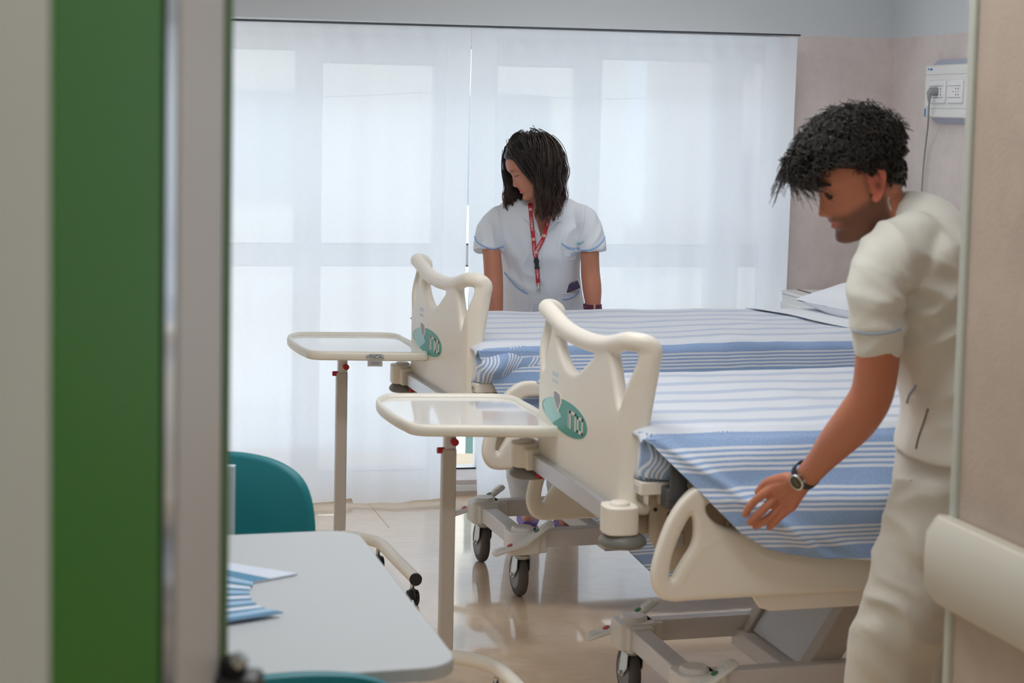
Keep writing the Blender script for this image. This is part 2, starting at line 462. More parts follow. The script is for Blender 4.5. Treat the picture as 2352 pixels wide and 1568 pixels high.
dpart('gasket', -0.15, -0.010, 374, 388, M_black)
dpart('metal_strip', -0.15, -0.001, 388, 415, M_nick)
dpart('door_frame', -0.15, 0.001, 415, 514, M_jamb, bev=0.002)
dpart('edge_strip', -0.15, 0.0025, 514, 531, M_greend, bev=0.001)
dpart('door_header', -0.15, -0.001, 123, 531, M_jamb, 2.3, CE)
# handle on the door edge: black lever with a silver lock
hd = MB(); H0 = D(560, 1545, 1.70) - Vector((XF, 1.25, 0))
hd.box((-0.0 + H0.x*0.5, H0.y, H0.z - 0.05), (abs(H0.x) * 1.6 + 0.02, 0.05, 0.10))
hd.cyl((H0.x - 0.01, H0.y, H0.z - 0.03), (H0.x - 0.01, H0.y, H0.z + 0.018), 0.013)
ho = make('door_handle', hd, M_black, parent=dr, bevel=0.008, seg=3)
kn = MB(); kn.cyl((H0.x - 0.006, H0.y - 0.012, H0.z + 0.012), (H0.x + 0.001, H0.y - 0.012, H0.z + 0.02), 0.008)
make('lock_button', kn, M_chrome, parent=ho)

# ---- unseen ceiling panels added to go with the fill lamps at the top
M_fill = bpy.data.materials.new('fill_panel_glow'); M_fill.use_nodes = True
_b = M_fill.node_tree.nodes['Principled BSDF']; _b.inputs['Emission Color'].default_value = (1, 0.96, 0.9, 1); _b.inputs['Emission Strength'].default_value = 2.0
for nm, (x, y, z), (sx, sy), lb in (('fill_panel', (-0.1, 4.6, 2.75), (1.2, 0.3), 'long added fill light over the beds'),
                                    ('fill_panel', (0.0, 3.2, 2.75), (1.2, 0.3), 'long added fill light above the white table'),
                                    ('fill_panel', (0.7, 6.5, 2.75), (1.2, 0.3), 'long added fill light nearest the window'),
                                    ('fill_panel', (0.75, 1.3, 2.75), (0.6, 0.6), 'square added fill light over the entry'),
                                    ('fill_panel', (0.3, -0.9, 2.75), (1.2, 0.3), 'long added fill light behind the doorway')):
    e = empty(nm, (x, y, z)); tag(e, lb + ' in a white frame', 'ceiling light')
    q = MB(); t = 0.02
    drop = 0.03 if y > 3 else 0.23
    q.box((0, sy/2 + t/2, -drop/2), (sx + 2*t, t, drop)); q.box((0, -sy/2 - t/2, -drop/2), (sx + 2*t, t, drop))
    q.box((sx/2 + t/2, 0, -drop/2), (t, sy, drop)); q.box((-sx/2 - t/2, 0, -drop/2), (t, sy, drop))
    make('fill_panel_frame', q, M_white, parent=e)
    q = MB(); q.box((0, 0, -drop + 0.012), (sx, sy, 0.004)); make('fill_panel_diffuser', q, M_fill, parent=e)

# ---- window
M_pvc = mat('white_window_frame', RGB(226, 228, 230), 0.4)
M_glass = bpy.data.materials.new('window_glass'); M_glass.use_nodes = True
nt = M_glass.node_tree; nt.nodes.remove(nt.nodes['Principled BSDF'])
tb = nt.nodes.new('ShaderNodeBsdfTransparent'); gb = nt.nodes.new('ShaderNodeBsdfGlossy'); gb.inputs['Roughness'].default_value = 0.02
mxs = nt.nodes.new('ShaderNodeMixShader'); mxs.inputs[0].default_value = 0.07
nt.links.new(tb.outputs[0], mxs.inputs[1]); nt.links.new(gb.outputs[0], mxs.inputs[2]); nt.links.new(mxs.outputs[0], nt.nodes['Material Output'].inputs['Surface'])
win = empty('window_1', RW(0, 0, 0), TR); struct(win)
WO = 0.26                                     # frame plane behind the wall face
def wh(px, py): return wall_hit(px, py, -WO)
z_top = 2.02
zt0 = wh(1000, 608)[1]; zt1 = wh(1000, 560)[1]
zb = wh(1065, 1073)[1]
panes = [(-1.70, -1.42, wh(600, 112)[1]), (-1.36, wh(677, 300)[0], wh(600, 112)[1]), (wh(739, 300)[0], wh(993, 300)[0], wh(870, 146)[1]), (wh(1044, 300)[0], wh(1104, 300)[0], wh(1070, 110)[1]),
         (wh(1138, 300)[0], wh(1316, 300)[0], wh(1230, 152)[1]), (wh(1376, 300)[0], wh(1627, 300)[0], wh(1500, 138)[1]), (wh(1700, 300)[0], wh(1790, 300)[0], wh(1500, 138)[1])]
fr = MB()
def wb(mb, s0, s1, z0, z1, o0=0.23, o1=0.30):
    mb.box(((s0+s1)/2, (o0+o1)/2, (z0+z1)/2), (s1-s0, o1-o0, z1-z0))
edges = [s_wl] + [e for p in panes for e in p[:2]] + [s_wr]
for i in range(0, len(edges), 2): wb(fr, edges[i], edges[i+1], zb - 0.05, z_top)
for a, c, zt in panes:
    wb(fr, a, c, zt, z_top); wb(fr, a, c, zt0, zt1); wb(fr, a, c, zb - 0.05, zb)
make('window_frame', fr, M_pvc, parent=win, bevel=0.003)
gk = MB()
for a, c, zt in panes:
    for z0_, z1_ in ((zb, zt0), (zt1, zt)):
        g_ = MB(); wb(g_, a, c, z0_, z1_, 0.26, 0.266); make('window_pane', g_, M_glass, parent=win)
        for (s0_, s1_, q0, q1) in ((a, c, z0_, z0_ + 0.005), (a, c, z1_ - 0.005, z1_)):
            wb(gk, s0_, s1_, q0, q1, 0.226, 0.232)
make('window_gasket', gk, M_darkgap, parent=win)
sl = MB(); wb(sl, s_wl, s_wr, z_sill - 0.02, zb - 0.05, -0.012, 0.30); make('window_sill', sl, M_pvc, parent=win, bevel=0.004)

# ---- curtains: thin white voile
M_voile = bpy.data.materials.new('white_voile'); M_voile.use_nodes = True
nt = M_voile.node_tree; nt.nodes.remove(nt.nodes['Principled BSDF'])
tr = nt.nodes.new('ShaderNodeBsdfTranslucent'); tr.inputs['Color'].default_value = (0.89, 0.925, 0.985, 1)
df = nt.nodes.new('ShaderNodeBsdfDiffuse'); df.inputs['Color'].default_value = (0.86, 0.87, 0.90, 1)
tp = nt.nodes.new('ShaderNodeBsdfTransparent'); tp.inputs['Color'].default_value = (0.94, 0.97, 1, 1)
m1 = nt.nodes.new('ShaderNodeMixShader'); m1.inputs[0].default_value = 0.3
m2 = nt.nodes.new('ShaderNodeMixShader')
uvn = nt.nodes.new('ShaderNodeUVMap'); sx = nt.nodes.new('ShaderNodeSeparateXYZ'); nt.links.new(uvn.outputs[0], sx.inputs[0])
mr = nt.nodes.new('ShaderNodeMapRange'); mr.inputs['To Min'].default_value = 0.07; mr.inputs['To Max'].default_value = 0.01   # doubled cloth in hems is denser
nt.links.new(sx.outputs['X'], mr.inputs['Value'])
wv = nt.nodes.new('ShaderNodeTexNoise'); wv.inputs['Scale'].default_value = 90; ge = nt.nodes.new('ShaderNodeNewGeometry'); mp = nt.nodes.new('ShaderNodeMapping')
mp.inputs['Scale'].default_value = (3, 3, 0.6); nt.links.new(ge.outputs['Position'], mp.inputs[0]); nt.links.new(mp.outputs[0], wv.inputs['Vector'])
ad = nt.nodes.new('ShaderNodeMath'); ad.operation = 'MULTIPLY_ADD'; ad.inputs[1].default_value = 0.06; ad.inputs[2].default_value = -0.03
nt.links.new(wv.outputs['Fac'], ad.inputs[0]); ad2 = nt.nodes.new('ShaderNodeMath'); nt.links.new(ad.outputs[0], ad2.inputs[0]); nt.links.new(mr.outputs[0], ad2.inputs[1]); ad2.use_clamp = True
nt.links.new(tr.outputs[0], m1.inputs[1]); nt.links.new(df.outputs[0], m1.inputs[2])
nt.links.new(ad2.outputs[0], m2.inputs[0]); nt.links.new(m1.outputs[0], m2.inputs[1]); nt.links.new(tp.outputs[0], m2.inputs[2])
nt.links.new(m2.outputs[0], nt.nodes['Material Output'].inputs['Surface'])
def curtain(label, left, right, ns, seed, hems, off=0.12):
    "left/right: functions z -> s ; hems: list of (s0, s1) doubled bands near an edge"
    random.seed(seed); nz = 90; vs = []; fs = []; uv = []
    ztop = lambda s: interp(s, [(wall_hit(530, 47, off)[0], wall_hit(530, 49, off)[1]), (wall_hit(1085, 64, off)[0], wall_hit(1085, 64, off)[1]), (wall_hit(1833, 85, off)[0], wall_hit(1833, 86, off)[1])])
    ph = [random.uniform(0, 6.28) for _ in range(5)]
    for j in range(nz + 1):
        t = j / nz
        for i in range(ns + 1):
            f = i / ns
            s0 = left(0); s1 = right(0)
            s_top = s0 + (s1 - s0) * f
            zt = ztop(s_top); zb_ = 0.012 + 0.012 * sin(s_top * 3 + ph[0]) + (0.02 if s_top < -0.5 else 0.0)
            z = zt + (zb_ - zt) * t
            s = left(z) + (right(z) - left(z)) * f
            am = 0.004 + 0.016 * t
            o = -off - am * (sin(s * 9 + ph[1]) + 0.6 * sin(s * 21 + ph[2] + 1.5 * z) + 0.35 * sin(s * 47 + ph[3]))
            if t < 0.04: o -= 0.004 * sin(s * 60)
            o -= 0.10 * max(0, 0.25 - z) / 0.25 * (0.5 + 0.5 * sin(s * 2.3 + ph[4]))
            o = min(o, -0.06)
            vs.append(RW(s, o, z))
            h = 1.0 if (t < 0.022 or any(a <= f <= b_ for a, b_ in hems)) else 0.0
            uv.append((h, t))
    for j in range(nz):
        for i in range(ns): fs.append((j*(ns+1)+i, j*(ns+1)+i+1, (j+1)*(ns+1)+i+1, (j+1)*(ns+1)+i))
    mb = MB(); mb.add(vs, fs); o = make('curtain', mb, M_voile, smooth=180)
    ul = o.data.uv_layers.new(name='UVMap')
    for l in o.data.loops: ul.data[l.index].uv = uv[l.vertex_index]
    return tag(o, label, 'curtain')
sR = lambda px, py: wall_hit(px, py, 0.12)[0]
zR = lambda px, py: wall_hit(px, py, 0.12)[1]
Lr = [(zR(1035, 1140), sR(1034, 1140)), (zR(1038, 1000), sR(1038, 1000)), (zR(1062, 800), sR(1060, 800)), (zR(1070, 620), sR(1069, 620)), (zR(1076, 300), sR(1077, 300)), (zR(1084, 64), sR(1084, 64))]
Rl = [(zR(1100, 1140), sR(1098, 1140)), (zR(1095, 1000), sR(1093, 1000)), (zR(1079, 800), sR(1081, 800)), (zR(1077, 620), sR(1077, 620)), (zR(1079, 300), sR(1079, 300)), (zR(1085, 64), sR(1085, 64))]
Rr = [(0.0, sR(1792, 1140)), (zR(1808, 720), sR(1808, 720)), (zR(1833, 90), sR(1833, 90))]
curtain('left white voile curtain, falling from the rail to the floor behind the further overbed table', lambda z: -2.3, lambda z: interp(z, Lr), 330, 3, [(0.955, 1.0)])
curtain('right white voile curtain, hanging behind the bending woman', lambda z: interp(z, Rl), lambda z: interp(z, Rr), 300, 5, [(0.0, 0.075), (0.9, 1.0)])
rl = MB(); a0 = wall_hit(530, 47, 0.12); a1 = wall_hit(1833, 83, 0.12)
rl.beam(RW(a0[0] - 1.2, -0.12, a0[1] + 0.003 - 1.2 * (a1[1] - a0[1]) / (a1[0] - a0[0])), RW(a1[0] + 0.01, -0.12, a1[1] + 0.004), 0.012, 0.008)
tag(make('curtain_rail', rl, mat('dark_rail', RGB(70, 76, 82), 0.5)), 'thin dark curtain rail under the white lintel', 'curtain rail')
cdm = MB(); pts = []
for k in range(40):
    px = 400 + 1300 * k / 39; x = (px - 400) / 1300
    a = wall_hit(px, 205 + 12 * x + 14 * sin(x * pi * 2.0) ** 2, 0.05); pts.append(RW(a[0], -0.045, a[1]))
cdm.tube(pts, 0.0018, 6)
tag(make('cord', cdm, M_hub), 'thin cord sagging behind the curtains across the window', 'cord')

# ---- outside
ov = MB(); ov.box(RW(-0.2, 0.34 + 0.55, 2.62), (6.2, 1.1, 0.16), Mr); struct(make('trim_3', ov, M_ceil))
M_fac = mat('cream_facade', RGB(226, 220, 208), 0.8, noise_amt=0.05, noise_scale=0.8)
M_fac2 = mat('pink_facade', RGB(222, 208, 200), 0.8, noise_amt=0.05, noise_scale=0.8)
M_shut = mat('dark_window_glass', RGB(120, 132, 140), 0.3)
M_grd = mat('sunlit_paving', RGB(235, 232, 224), 0.8)
g = MB(); g.box((0, 33.1, -0.35), (80, 50, 0.3)); tag(make('terrace_paving', g, M_grd), 'pale sunlit paving outside the window', 'paving', kind='structure')
def house(x0, x1, y, h, mw, label, nwin, floors, eave=0.5):
    e = empty('building', ((x0+x1)/2, y, -0.2)); w = x1 - x0; tag(e, label, 'building', 'houses outside the window')
    q = MB(); q.box((0, 3, h/2), (w, 6, h)); make('facade', q, mw, parent=e)
    q = MB(); q.box((0, 2.7, h + 0.15), (w + 2*eave, 6 + eave*2, 0.3)); make('roof', q, mat('roof_tiles', RGB(170, 110, 86), 0.8), parent=e)
    for f in range(floors):
        for k in range(nwin):
            q = MB(); q.box((-w/2 + w*(k+0.5)/nwin, -0.02, (f+0.55) * h / floors), (w/nwin*0.35, 0.1, h/floors*0.45)); make('window', q, M_shut, parent=e)
house(-9, 1.2, 19, 5.2, M_fac, 'cream house with an overhanging tiled roof, seen through the left curtain', 4, 2)
house(2.2, 8, 24, 3.6, M_fac2, 'lower pinkish house, seen through the right curtain', 4, 2)
tree = empty('tree', (6.4, 20, -0.2)); tag(tree, 'green tree standing outside behind the right curtain', 'tree')
q = MB(); q.cyl((0, 0, 0), (0, 0, 3), 0.16, 0.1); make('trunk', q, mat('bark', RGB(96, 80, 64), 0.9), parent=tree)
q = MB(); random.seed(1)
for k in range(14): q.ell((random.uniform(-.9, .9), random.uniform(-.8, .8), 3.0 + random.uniform(-.5, 1.8)), (0.65, 0.65, 0.6), nu=10, nv=7)
make('crown', q, mat('leaves', RGB(98, 128, 72), 0.8, noise_amt=0.3, noise_scale=5), parent=tree)
q = MB()
a = D(1062, 1040, 9.0); q.prism([(a.x - 0.11, 0.0), (a.x + 0.13, 0.0), (a.x + 0.13, 0.42), (a.x + 0.08, 0.42)], a.y, a.y + 0.3, 'xz')
tag(make('planter', q, mat('beige_planter', RGB(224, 214, 192), 0.8)), 'beige sloping planter end seen in the gap between the curtains', 'planter')
q = MB(); a = D(1086, 1040, 9.4); q.box((a.x + 0.04, a.y, 0.25), (0.16, 0.1, 0.9))
tag(make('hedge_screen', q, mat('green_screen', RGB(120, 160, 158), 0.7)), 'grey-green screen seen in the gap between the curtains', 'screen')

# ---- service panel on the head wall
hw = lambda px, py: None
def head_hit(px, py, off):
    d = ray(px, py); n = ur; p0 = CRN - ur * off; t = (p0 - CAMP).dot(n) / d.dot(n); return CAMP + d * t
pa = head_hit(2126, 150, 0.05); pb = head_hit(2126, 270, 0.05); sp_ = empty('service_panel', (CRN - vr * ((CRN - pa).dot(vr)) ) , TR)
base = CRN - vr * (CRN - pa).dot(vr); sp_.location = (base.x, base.y, 0); sp_.rotation_euler = (0, 0, TR)
tag(sp_, 'white bedhead service panel with two power sockets on the pink wall', 'socket panel')
z1_, z0_ = pa.z, pb.z; zc = (z0_ + z1_) / 2; PL = 1.1          # local: x out of room (+), y along wall (+ towards the window); panel runs to -y
q = MB(); q.box((-0.035, -PL/2, zc), (0.03, PL, z1_ - z0_)); make('front_cover', q, M_white_pl, parent=sp_, bevel=0.006)
q = MB(); q.prism([(0.0, z1_ + 0.022), (-0.012, z1_ + 0.022), (-0.040, z1_ - 0.006), (-0.040, z0_ + 0.006), (-0.012, z0_ - 0.022), (0.0, z0_ - 0.022)], -PL, -0.04, 'xz'); 
make('rear_channel', q, mat('blue_grey_plastic', RGB(176, 182, 200), 0.5), parent=sp_)
def hy(px, py=210):
    p = head_hit(px, py, 0.05); return (p - base).dot(vr)
def hz(py, px=2160): return head_hit(px, py, 0.05).z
xf = -0.0505
q = MB()
for zz in (hz(171), hz(249)): q.box((xf, -PL/2, zz), (0.001, PL - 0.01, 0.0012))
make('panel_seam', q, mat('seam_grey', RGB(165, 170, 172), 0.6), parent=sp_)
for (pl, pr_) in ((2138, 2174), (2181, 2214)):
    ya, yb = hy(pl), hy(pr_); so = MB(); so.box((xf - 0.004, (ya+yb)/2, hz(211)), (0.010, abs(ya-yb), 0.094)); s_o = make('socket', so, M_white, parent=sp_, bevel=0.004)
    hl = MB()
    for k, fx in enumerate((0.60, 0.76)):
        for zz, hh in ((0.012, 0.007), (0, 0.004), (-0.012, 0.007)):
            hl.box((xf - 0.0096, ya + (yb-ya)*fx, hz(211) + zz), (0.001, 0.003, hh))
    hl.box((xf - 0.0096, ya + (yb-ya)*0.42, hz(211)), (0.001, 0.004, 0.004))
    hl.box((xf - 0.0096, ya + (yb-ya)*0.45, hz(211) + 0.024), (0.001, abs(yb-ya)*0.9, 0.001)); hl.box((xf - 0.0096, ya + (yb-ya)*0.45, hz(211) - 0.024), (0.001, abs(yb-ya)*0.9, 0.001))
    make('socket_holes', hl, M_darkgap, parent=s_o)
q = MB(); q.box((xf, hy(2131), hz(158)), (0.001, 0.008, 0.008)); 
vs, fs = text_mb('imv', 0.016); q2 = MB()
Mt = Matrix(((0, 0, -1), (-1, 0, 0), (0, 1, 0)))
q.add([Mt @ v + Vector((xf - 0.0006, hy(2138), hz(158))) for v in vs], fs)
make('maker_mark', q, mat('blue_print', RGB(60, 120, 190), 0.5), parent=sp_)
q = MB(); q.box((xf, hy(2131), hz(257)), (0.001, 0.026, 0.045)); make('rating_label', q, mat('label_pale_blue', RGB(190, 205, 220), 0.5), parent=sp_)
q = MB(); q.box((xf - 0.001, hy(2127), hz(259)), (0.001, 0.008, 0.032)); make('rating_print', q, mat('navy_print', RGB(50, 74, 110), 0.5), parent=sp_)
# plug and its cable
pg = empty('power_plug', (0, 0, 0)); tag(pg, 'grey angled power plug with a cable hanging down the pink wall', 'plug')
pc = head_hit(2143, 210, 0.075); q = MB()
q.cyl(pc + ur * 0.02, pc - ur * 0.012, 0.019, 0.017); q.tube([pc - ur*0.006 + Vector((0,0,0.004)), pc - ur * 0.016 - vr*0.0 - Vector((0, 0, 0.008)), pc - ur * 0.014 + vr*0.006 - Vector((0, 0, 0.03)), pc - ur * 0.012 + vr*0.008 - Vector((0, 0, 0.042))], [0.014, 0.012, 0.007, 0.006])
M_plug = mat('grey_plug', RGB(150, 152, 152), 0.5)
make('plug_body', q, M_plug, parent=pg)
q = MB(); cp = catmull([pc - ur * 0.012 + vr*0.008 - Vector((0, 0, 0.04)), head_hit(2131, 290, 0.05), head_hit(2124, 350, 0.02), head_hit(2118, 420, 0.02), head_hit(2116, 480, 0.02), head_hit(2118, 620, 0.03), head_hit(2125, 700, 0.03)], 8)
q.tube(cp, 0.0034, 8); make('cable', q, M_plug, parent=pg)
# ================================================================== hospital beds
BW = 0.46
def fb_map(q, z, thick):
    "wrap the footboard: q runs across, ends bend round towards the mattress (+x)"
    a = abs(q); s = 1 if q >= 0 else -1; r = 0.045; q0 = 0.350
    if a <= q0: y, u, ny, nx = a, 0.0, 0.0, -1.0
    else:
        ph = min((a - q0) / r, 1.35); rest = max(0.0, (a - q0) - r * 1.35)
        y = q0 + r * sin(ph) + rest * cos(ph); u = r * (1 - cos(ph)) + rest * sin(ph)
        ny, nx = sin(ph), -cos(ph)
    return Vector((u + nx * thick, s * (y + ny * thick), z))
def build_board(name, parent, x0, flip=1):
    def qe(z):  # half width along the wrapped surface grows with height
        return 0.378 + 0.060 * max(0, (z - 0.70) / 0.42) ** 1.1
    right = [(qe(z), z) for z in (0.715, 0.75, 0.80, 0.88, 0.96, 1.03, 1.06, 1.080)]
    top = [(0.428, 1.098), (0.400, 1.108), (0.345, 1.106), (0.27, 1.092), (0.19, 1.077), (0.095, 1.068)]
    pts = [(0.355, 0.695)] + right + top
    ol = pts + [(0.0, 1.067)] + [(-a, b) for a, b in reversed(pts)]
    ol = [(p.x, p.y) for p in catmull([Vector((a, b, 0)) for a, b in ol], 4, closed=True)]
    def hole(c, n=5): return [(p.x, p.y) for p in catmull([Vector((a, b, 0)) for a, b in c], n, closed=True)]
    h0 = hole([(-0.118, 1.046), (-0.05, 1.043), (0.045, 1.042), (0.14, 1.046), (0.200, 1.052), (0.206, 1.036), (0.178, 1.002), (0.125, 0.974), (0.070, 0.966), (0.020, 0.972), (-0.035, 0.992), (-0.085, 1.018), (-0.122, 1.036)])
    sh = [(0.292, 1.072), (0.36, 1.085), (0.425, 1.091), (0.454, 1.084), (0.448, 1.05), (0.416, 0.985), (0.396, 0.948), (0.378, 0.938), (0.358, 0.955), (0.323, 1.01), (0.294, 1.055)]
    sh = [(a * 0.86, b) for a, b in sh]
    h1 = hole(sh); h2 = hole([(-a, b) for a, b in reversed(sh)])
    me = plate([ol] + [grow(h, 0.009) for h in (h0, h1, h2)], 0.006, 0.012, 3)
    bm = bmesh.new(); bm.from_mesh(me); bmesh.ops.remove_doubles(bm, verts=bm.verts, dist=1e-6)
    for k in range(-22, 23):
        bmesh.ops.bisect_plane(bm, geom=bm.verts[:] + bm.edges[:] + bm.faces[:], plane_co=(k * 0.025, 0, 0), plane_no=(1, 0, 0))
    for k in range(14):
        bmesh.ops.bisect_plane(bm, geom=bm.verts[:] + bm.edges[:] + bm.faces[:], plane_co=(0, 0.71 + k * 0.033, 0), plane_no=(0, 1, 0))
    for v in bm.verts:
        q, z, t = v.co
        p = fb_map(q, z, t); p.x = x0 + p.x * flip; v.co = p
    bmesh.ops.recalc_face_normals(bm, faces=bm.faces); bm.to_mesh(me); bm.free()
    # thick rolled rim along the top and the sides
    rim = MB(); path = []
    side = [(qe(z) - 0.012, z) for z in (0.80, 0.88, 0.96, 1.02, 1.06)]
    full = [(-a, b) for a, b in side] + [(-0.420, 1.090), (-0.396, 1.106), (-0.345, 1.105), (-0.27, 1.091), (-0.19, 1.076), (-0.095, 1.067), (0, 1.065)]
    full = full + [(-a, b) for a, b in reversed(full[:-1])]
    sp = catmull([Vector((a, b, 0)) for a, b in full], 5)
    N = len(sp); rr = []
    for i, p in enumerate(sp):
        m_ = fb_map(p.x, p.y, 0.0); path.append(Vector((x0 + m_.x * flip, m_.y, m_.z)))
        e = min(i, N - 1 - i) / 22.0; rr.append(0.011 + 0.0135 * min(1, e))
    rim.tube(path, rr, 14)
    return from_mesh(name, union(me, rim, 0.0045, 7), M_cream, parent, 180)
def build_bed(label):
    root = empty('hospital_bed'); tag(root, label, 'bed', 'hospital beds')
    # base frame
    q = MB(); X0, X1, TW = 0.275, 1.90, 0.235
    for y in (-TW, TW): q.box(((X0+X1)/2, y, 0.205), (X1 - X0, 0.042, 0.062))
    for x in (X0, X1): q.box((x, 0, 0.195), (0.055, 2*TW, 0.055))
    make('base_frame', q, M_steel_paint, parent=root, bevel=0.004)
    for xi, x in enumerate((X0, X1)):
        for y in (-TW, TW):
            s = 1 if y > 0 else -1; fx = -1 if xi == 0 else 1
            e = MB()
            e.prism([(p.x, p.y) for p in catmull([Vector(c) for c in ((x-0.05*fx, y-0.045, 0), (x-0.055*fx, y, 0), (x-0.05*fx, y+0.045, 0), (x, y+0.05, 0), (x+0.05*fx, y+0.045, 0), (x+0.055*fx, y, 0), (x+0.05*fx, y-0.045, 0), (x, y-0.05, 0))], 4, closed=True)], 0.158, 0.236)
            e.box((x - 0.045*fx, y, 0.195), (0.07, 0.070, 0.074)); e.box((x, y - s*0.035, 0.1945), (0.076, 0.07, 0.069))
            e.lathe((x, y, 0.228), (0, 0, 1), [(0, 0.040), (0.016, 0.038), (0.020, 0.033)], 28)
            cap = make('corner_housing', e, M_white_pl, parent=root, bevel=0.008, seg=3)
            # brake pedal: long rocker outside the corner
            pd = MB(); yo = y + s * 0.058
            A = Vector((x - 0.115*1, yo, 0.172)); Bm = Vector((x - 0.01, yo, 0.202)); Cc = Vector((x + 0.085, yo, 0.268))
            pd.tube([A + (A - Bm).normalized()*0.004, A, A.lerp(Bm, 0.5), Bm, Bm.lerp(Cc, 0.55), Cc, Cc + (Cc - Bm).normalized()*0.006], [(0.017, 0.005), (0.024, 0.009), (0.023, 0.010), (0.024, 0.013), (0.023, 0.010), (0.024, 0.009), (0.017, 0.005)], 12, ref=(0, 0, 1))
            pdl = make('brake_pedal', pd, M_white_pl, parent=root, smooth=60)
            for P_, m_ in ((A.lerp(Bm, 0.55), M_red_dot), (Bm.lerp(Cc, 0.50), M_green_dot)):
                dn = MB(); nrm = Vector((-(Cc - A).z, 0, (Cc - A).x)).normalized()
                dn.cyl(P_ + nrm * 0.006, P_ + nrm * 0.0125, 0.010, n=18); make('brake_mark', dn, m_, parent=pdl)
            for (E0, E1) in ((A, Bm), (Cc, Bm)):
                gr = MB()
                for k in range(6):
                    P_ = E0.lerp(E1, 0.06 + k * 0.055); nrm = Vector((-(Cc - A).z, 0, (Cc - A).x)).normalized()
                    gr.beam(P_ + nrm * 0.0095 - Vector((0, 0.016, 0)), P_ + nrm * 0.0095 + Vector((0, 0.016, 0)), 0.0025, 0.003)
                make('tread_ribs', gr, M_white_pl, parent=pdl)
            # castor
            ck = MB(); fy = y + 0.03
            ck.cyl((x, y, 0.135), (x, y, 0.16), 0.022); ck.cyl((x, y, 0.142), (x, y, 0.150), 0.030)
            for sx_ in (-0.023, 0.023):
                ck.prism([(y - 0.026, 0.142), (y + 0.026, 0.142), (fy + 0.014, 0.085), (fy + 0.008, 0.066), (fy - 0.010, 0.066), (y - 0.020, 0.10)], x + sx_ - 0.0018, x + sx_ + 0.0018, 'yz')
            ck.box((x, y, 0.141), (0.05, 0.054, 0.004)); ck.cyl((x - 0.031, fy, 0.075), (x + 0.031, fy, 0.075), 0.006, n=12)
            co = make('castor', ck, M_chrome, parent=root, bevel=0.0015)
            wl = MB(); wl.lathe((x - 0.016, fy, 0.075), (1, 0, 0), [(0, 0.050), (0.0, 0.062), (0.003, 0.070), (0.008, 0.0742), (0.016, 0.075), (0.024, 0.0742), (0.029, 0.070), (0.032, 0.062), (0.032, 0.050)], 48)
            make('wheel', wl, M_rub, parent=co, smooth=60)
            wh_ = MB(); wh_.lathe((x - 0.0175, fy, 0.075), (1, 0, 0), [(0, 0.030), (0, 0.047), (0.004, 0.051), (0.031, 0.051), (0.035, 0.047), (0.035, 0.030)], 40)
            make('wheel_hub', wh_, M_hub, parent=co)
            bk = MB(); bk.box((x, y + 0.012, 0.148), (0.036, 0.05, 0.020)); make('brake_block', bk, M_black, parent=co, bevel=0.003)
    # lifting arms
    for a_, b_, w_ in (((0.60, -0.20, 0.16), (0.86, -0.20, 0.56), 0.075), ((0.60, 0.20, 0.16), (0.86, 0.20, 0.56), 0.05), ((1.68, -0.20, 0.16), (1.34, -0.20, 0.56), 0.06), ((1.68, 0.20, 0.16), (1.34, 0.20, 0.56), 0.06)):
        q = MB(); q.beam(a_, b_, 0.05, w_, ref=(1, 0, 0)); make('lifting_arm', q, mat('warm_grey_steel', RGB(186, 180, 174), 0.45), parent=root, bevel=0.004)
    q = MB(); q.beam((0.60, -0.24, 0.17), (0.60, 0.24, 0.17), 0.05, 0.05); make('arm_axle', q, M_steel_paint, parent=root, bevel=0.004)
    q = MB(); q.beam((0.615, 0.0, 0.20), (0.84, 0.0, 0.545), 0.34, 0.008, ref=(1, 0, 0)); make('arm_panel', q, mat('blue_grey_sheet', RGB(206, 212, 224), 0.35), parent=root)
    q = MB(); q.beam((0.98, 0.05, 0.44), (1.45, 0.05, 0.50), 0.12, 0.10); q.box((1.1, 0.05, 0.43), (0.25, 0.3, 0.12)); make('drive_unit', q, M_brown, parent=root, bevel=0.01)
    # upper frame
    q = MB()
    for y in (-0.37, 0.37): q.box((1.07, y, 0.665), (1.96, 0.035, 0.06))
    for x in (0.10, 0.7, 1.4, 2.03): q.box((x, 0, 0.655), (0.05, 0.74, 0.05))
    make('upper_frame', q, M_beige, parent=root, bevel=0.004)
    q = MB()
    q.prism([(0.08, 0.742), (1.1, 0.742), (1.1, 0.60), (0.62, 0.60), (0.60, 0.55), (0.30, 0.55), (0.28, 0.60), (0.20, 0.60), (0.17, 0.545), (0.12, 0.545), (0.10, 0.60), (0.08, 0.63)], -0.402, -0.394, 'xz')
    bk = make('side_bracket', q, M_beige, parent=root, bevel=0.002)
    for (x, z, r) in ((0.135, 0.685, 0.009), (0.095, 0.70, 0.005), (0.36, 0.69, 0.006), (0.225, 0.60, 0.006)):
        q = MB(); q.cyl((x, -0.4035, z), (x, -0.395, z), r, n=16); make('bolt_hole', q, M_black, parent=bk)
    q = MB(); q.box((0.46, -0.4035, 0.655), (0.003, 0.002, 0.045)); make('slot', q, M_black, parent=bk)
    q = MB(); q.box((0.15, -0.406, 0.625), (0.035, 0.008, 0.035)); q.cyl((0.15, -0.412, 0.625), (0.15, -0.405, 0.625), 0.009); make('lock_plate', q, M_alu, parent=bk, bevel=0.002)
    for (x, z) in ((0.385, 0.645), (0.315, 0.585)):
        q = MB(); q.box((x, -0.409, z), (0.022, 0.012, 0.03)); make('release_tab', q, M_red, parent=bk, bevel=0.002)
    q = MB()
    for k in range(4): q.beam((0.24 + k*0.016, -0.41, 0.57), (0.30 + k*0.016, -0.41, 0.70), 0.006, 0.010, ref=(0, 1, 0))
    make('hinge_fins', q, M_beige, parent=bk)
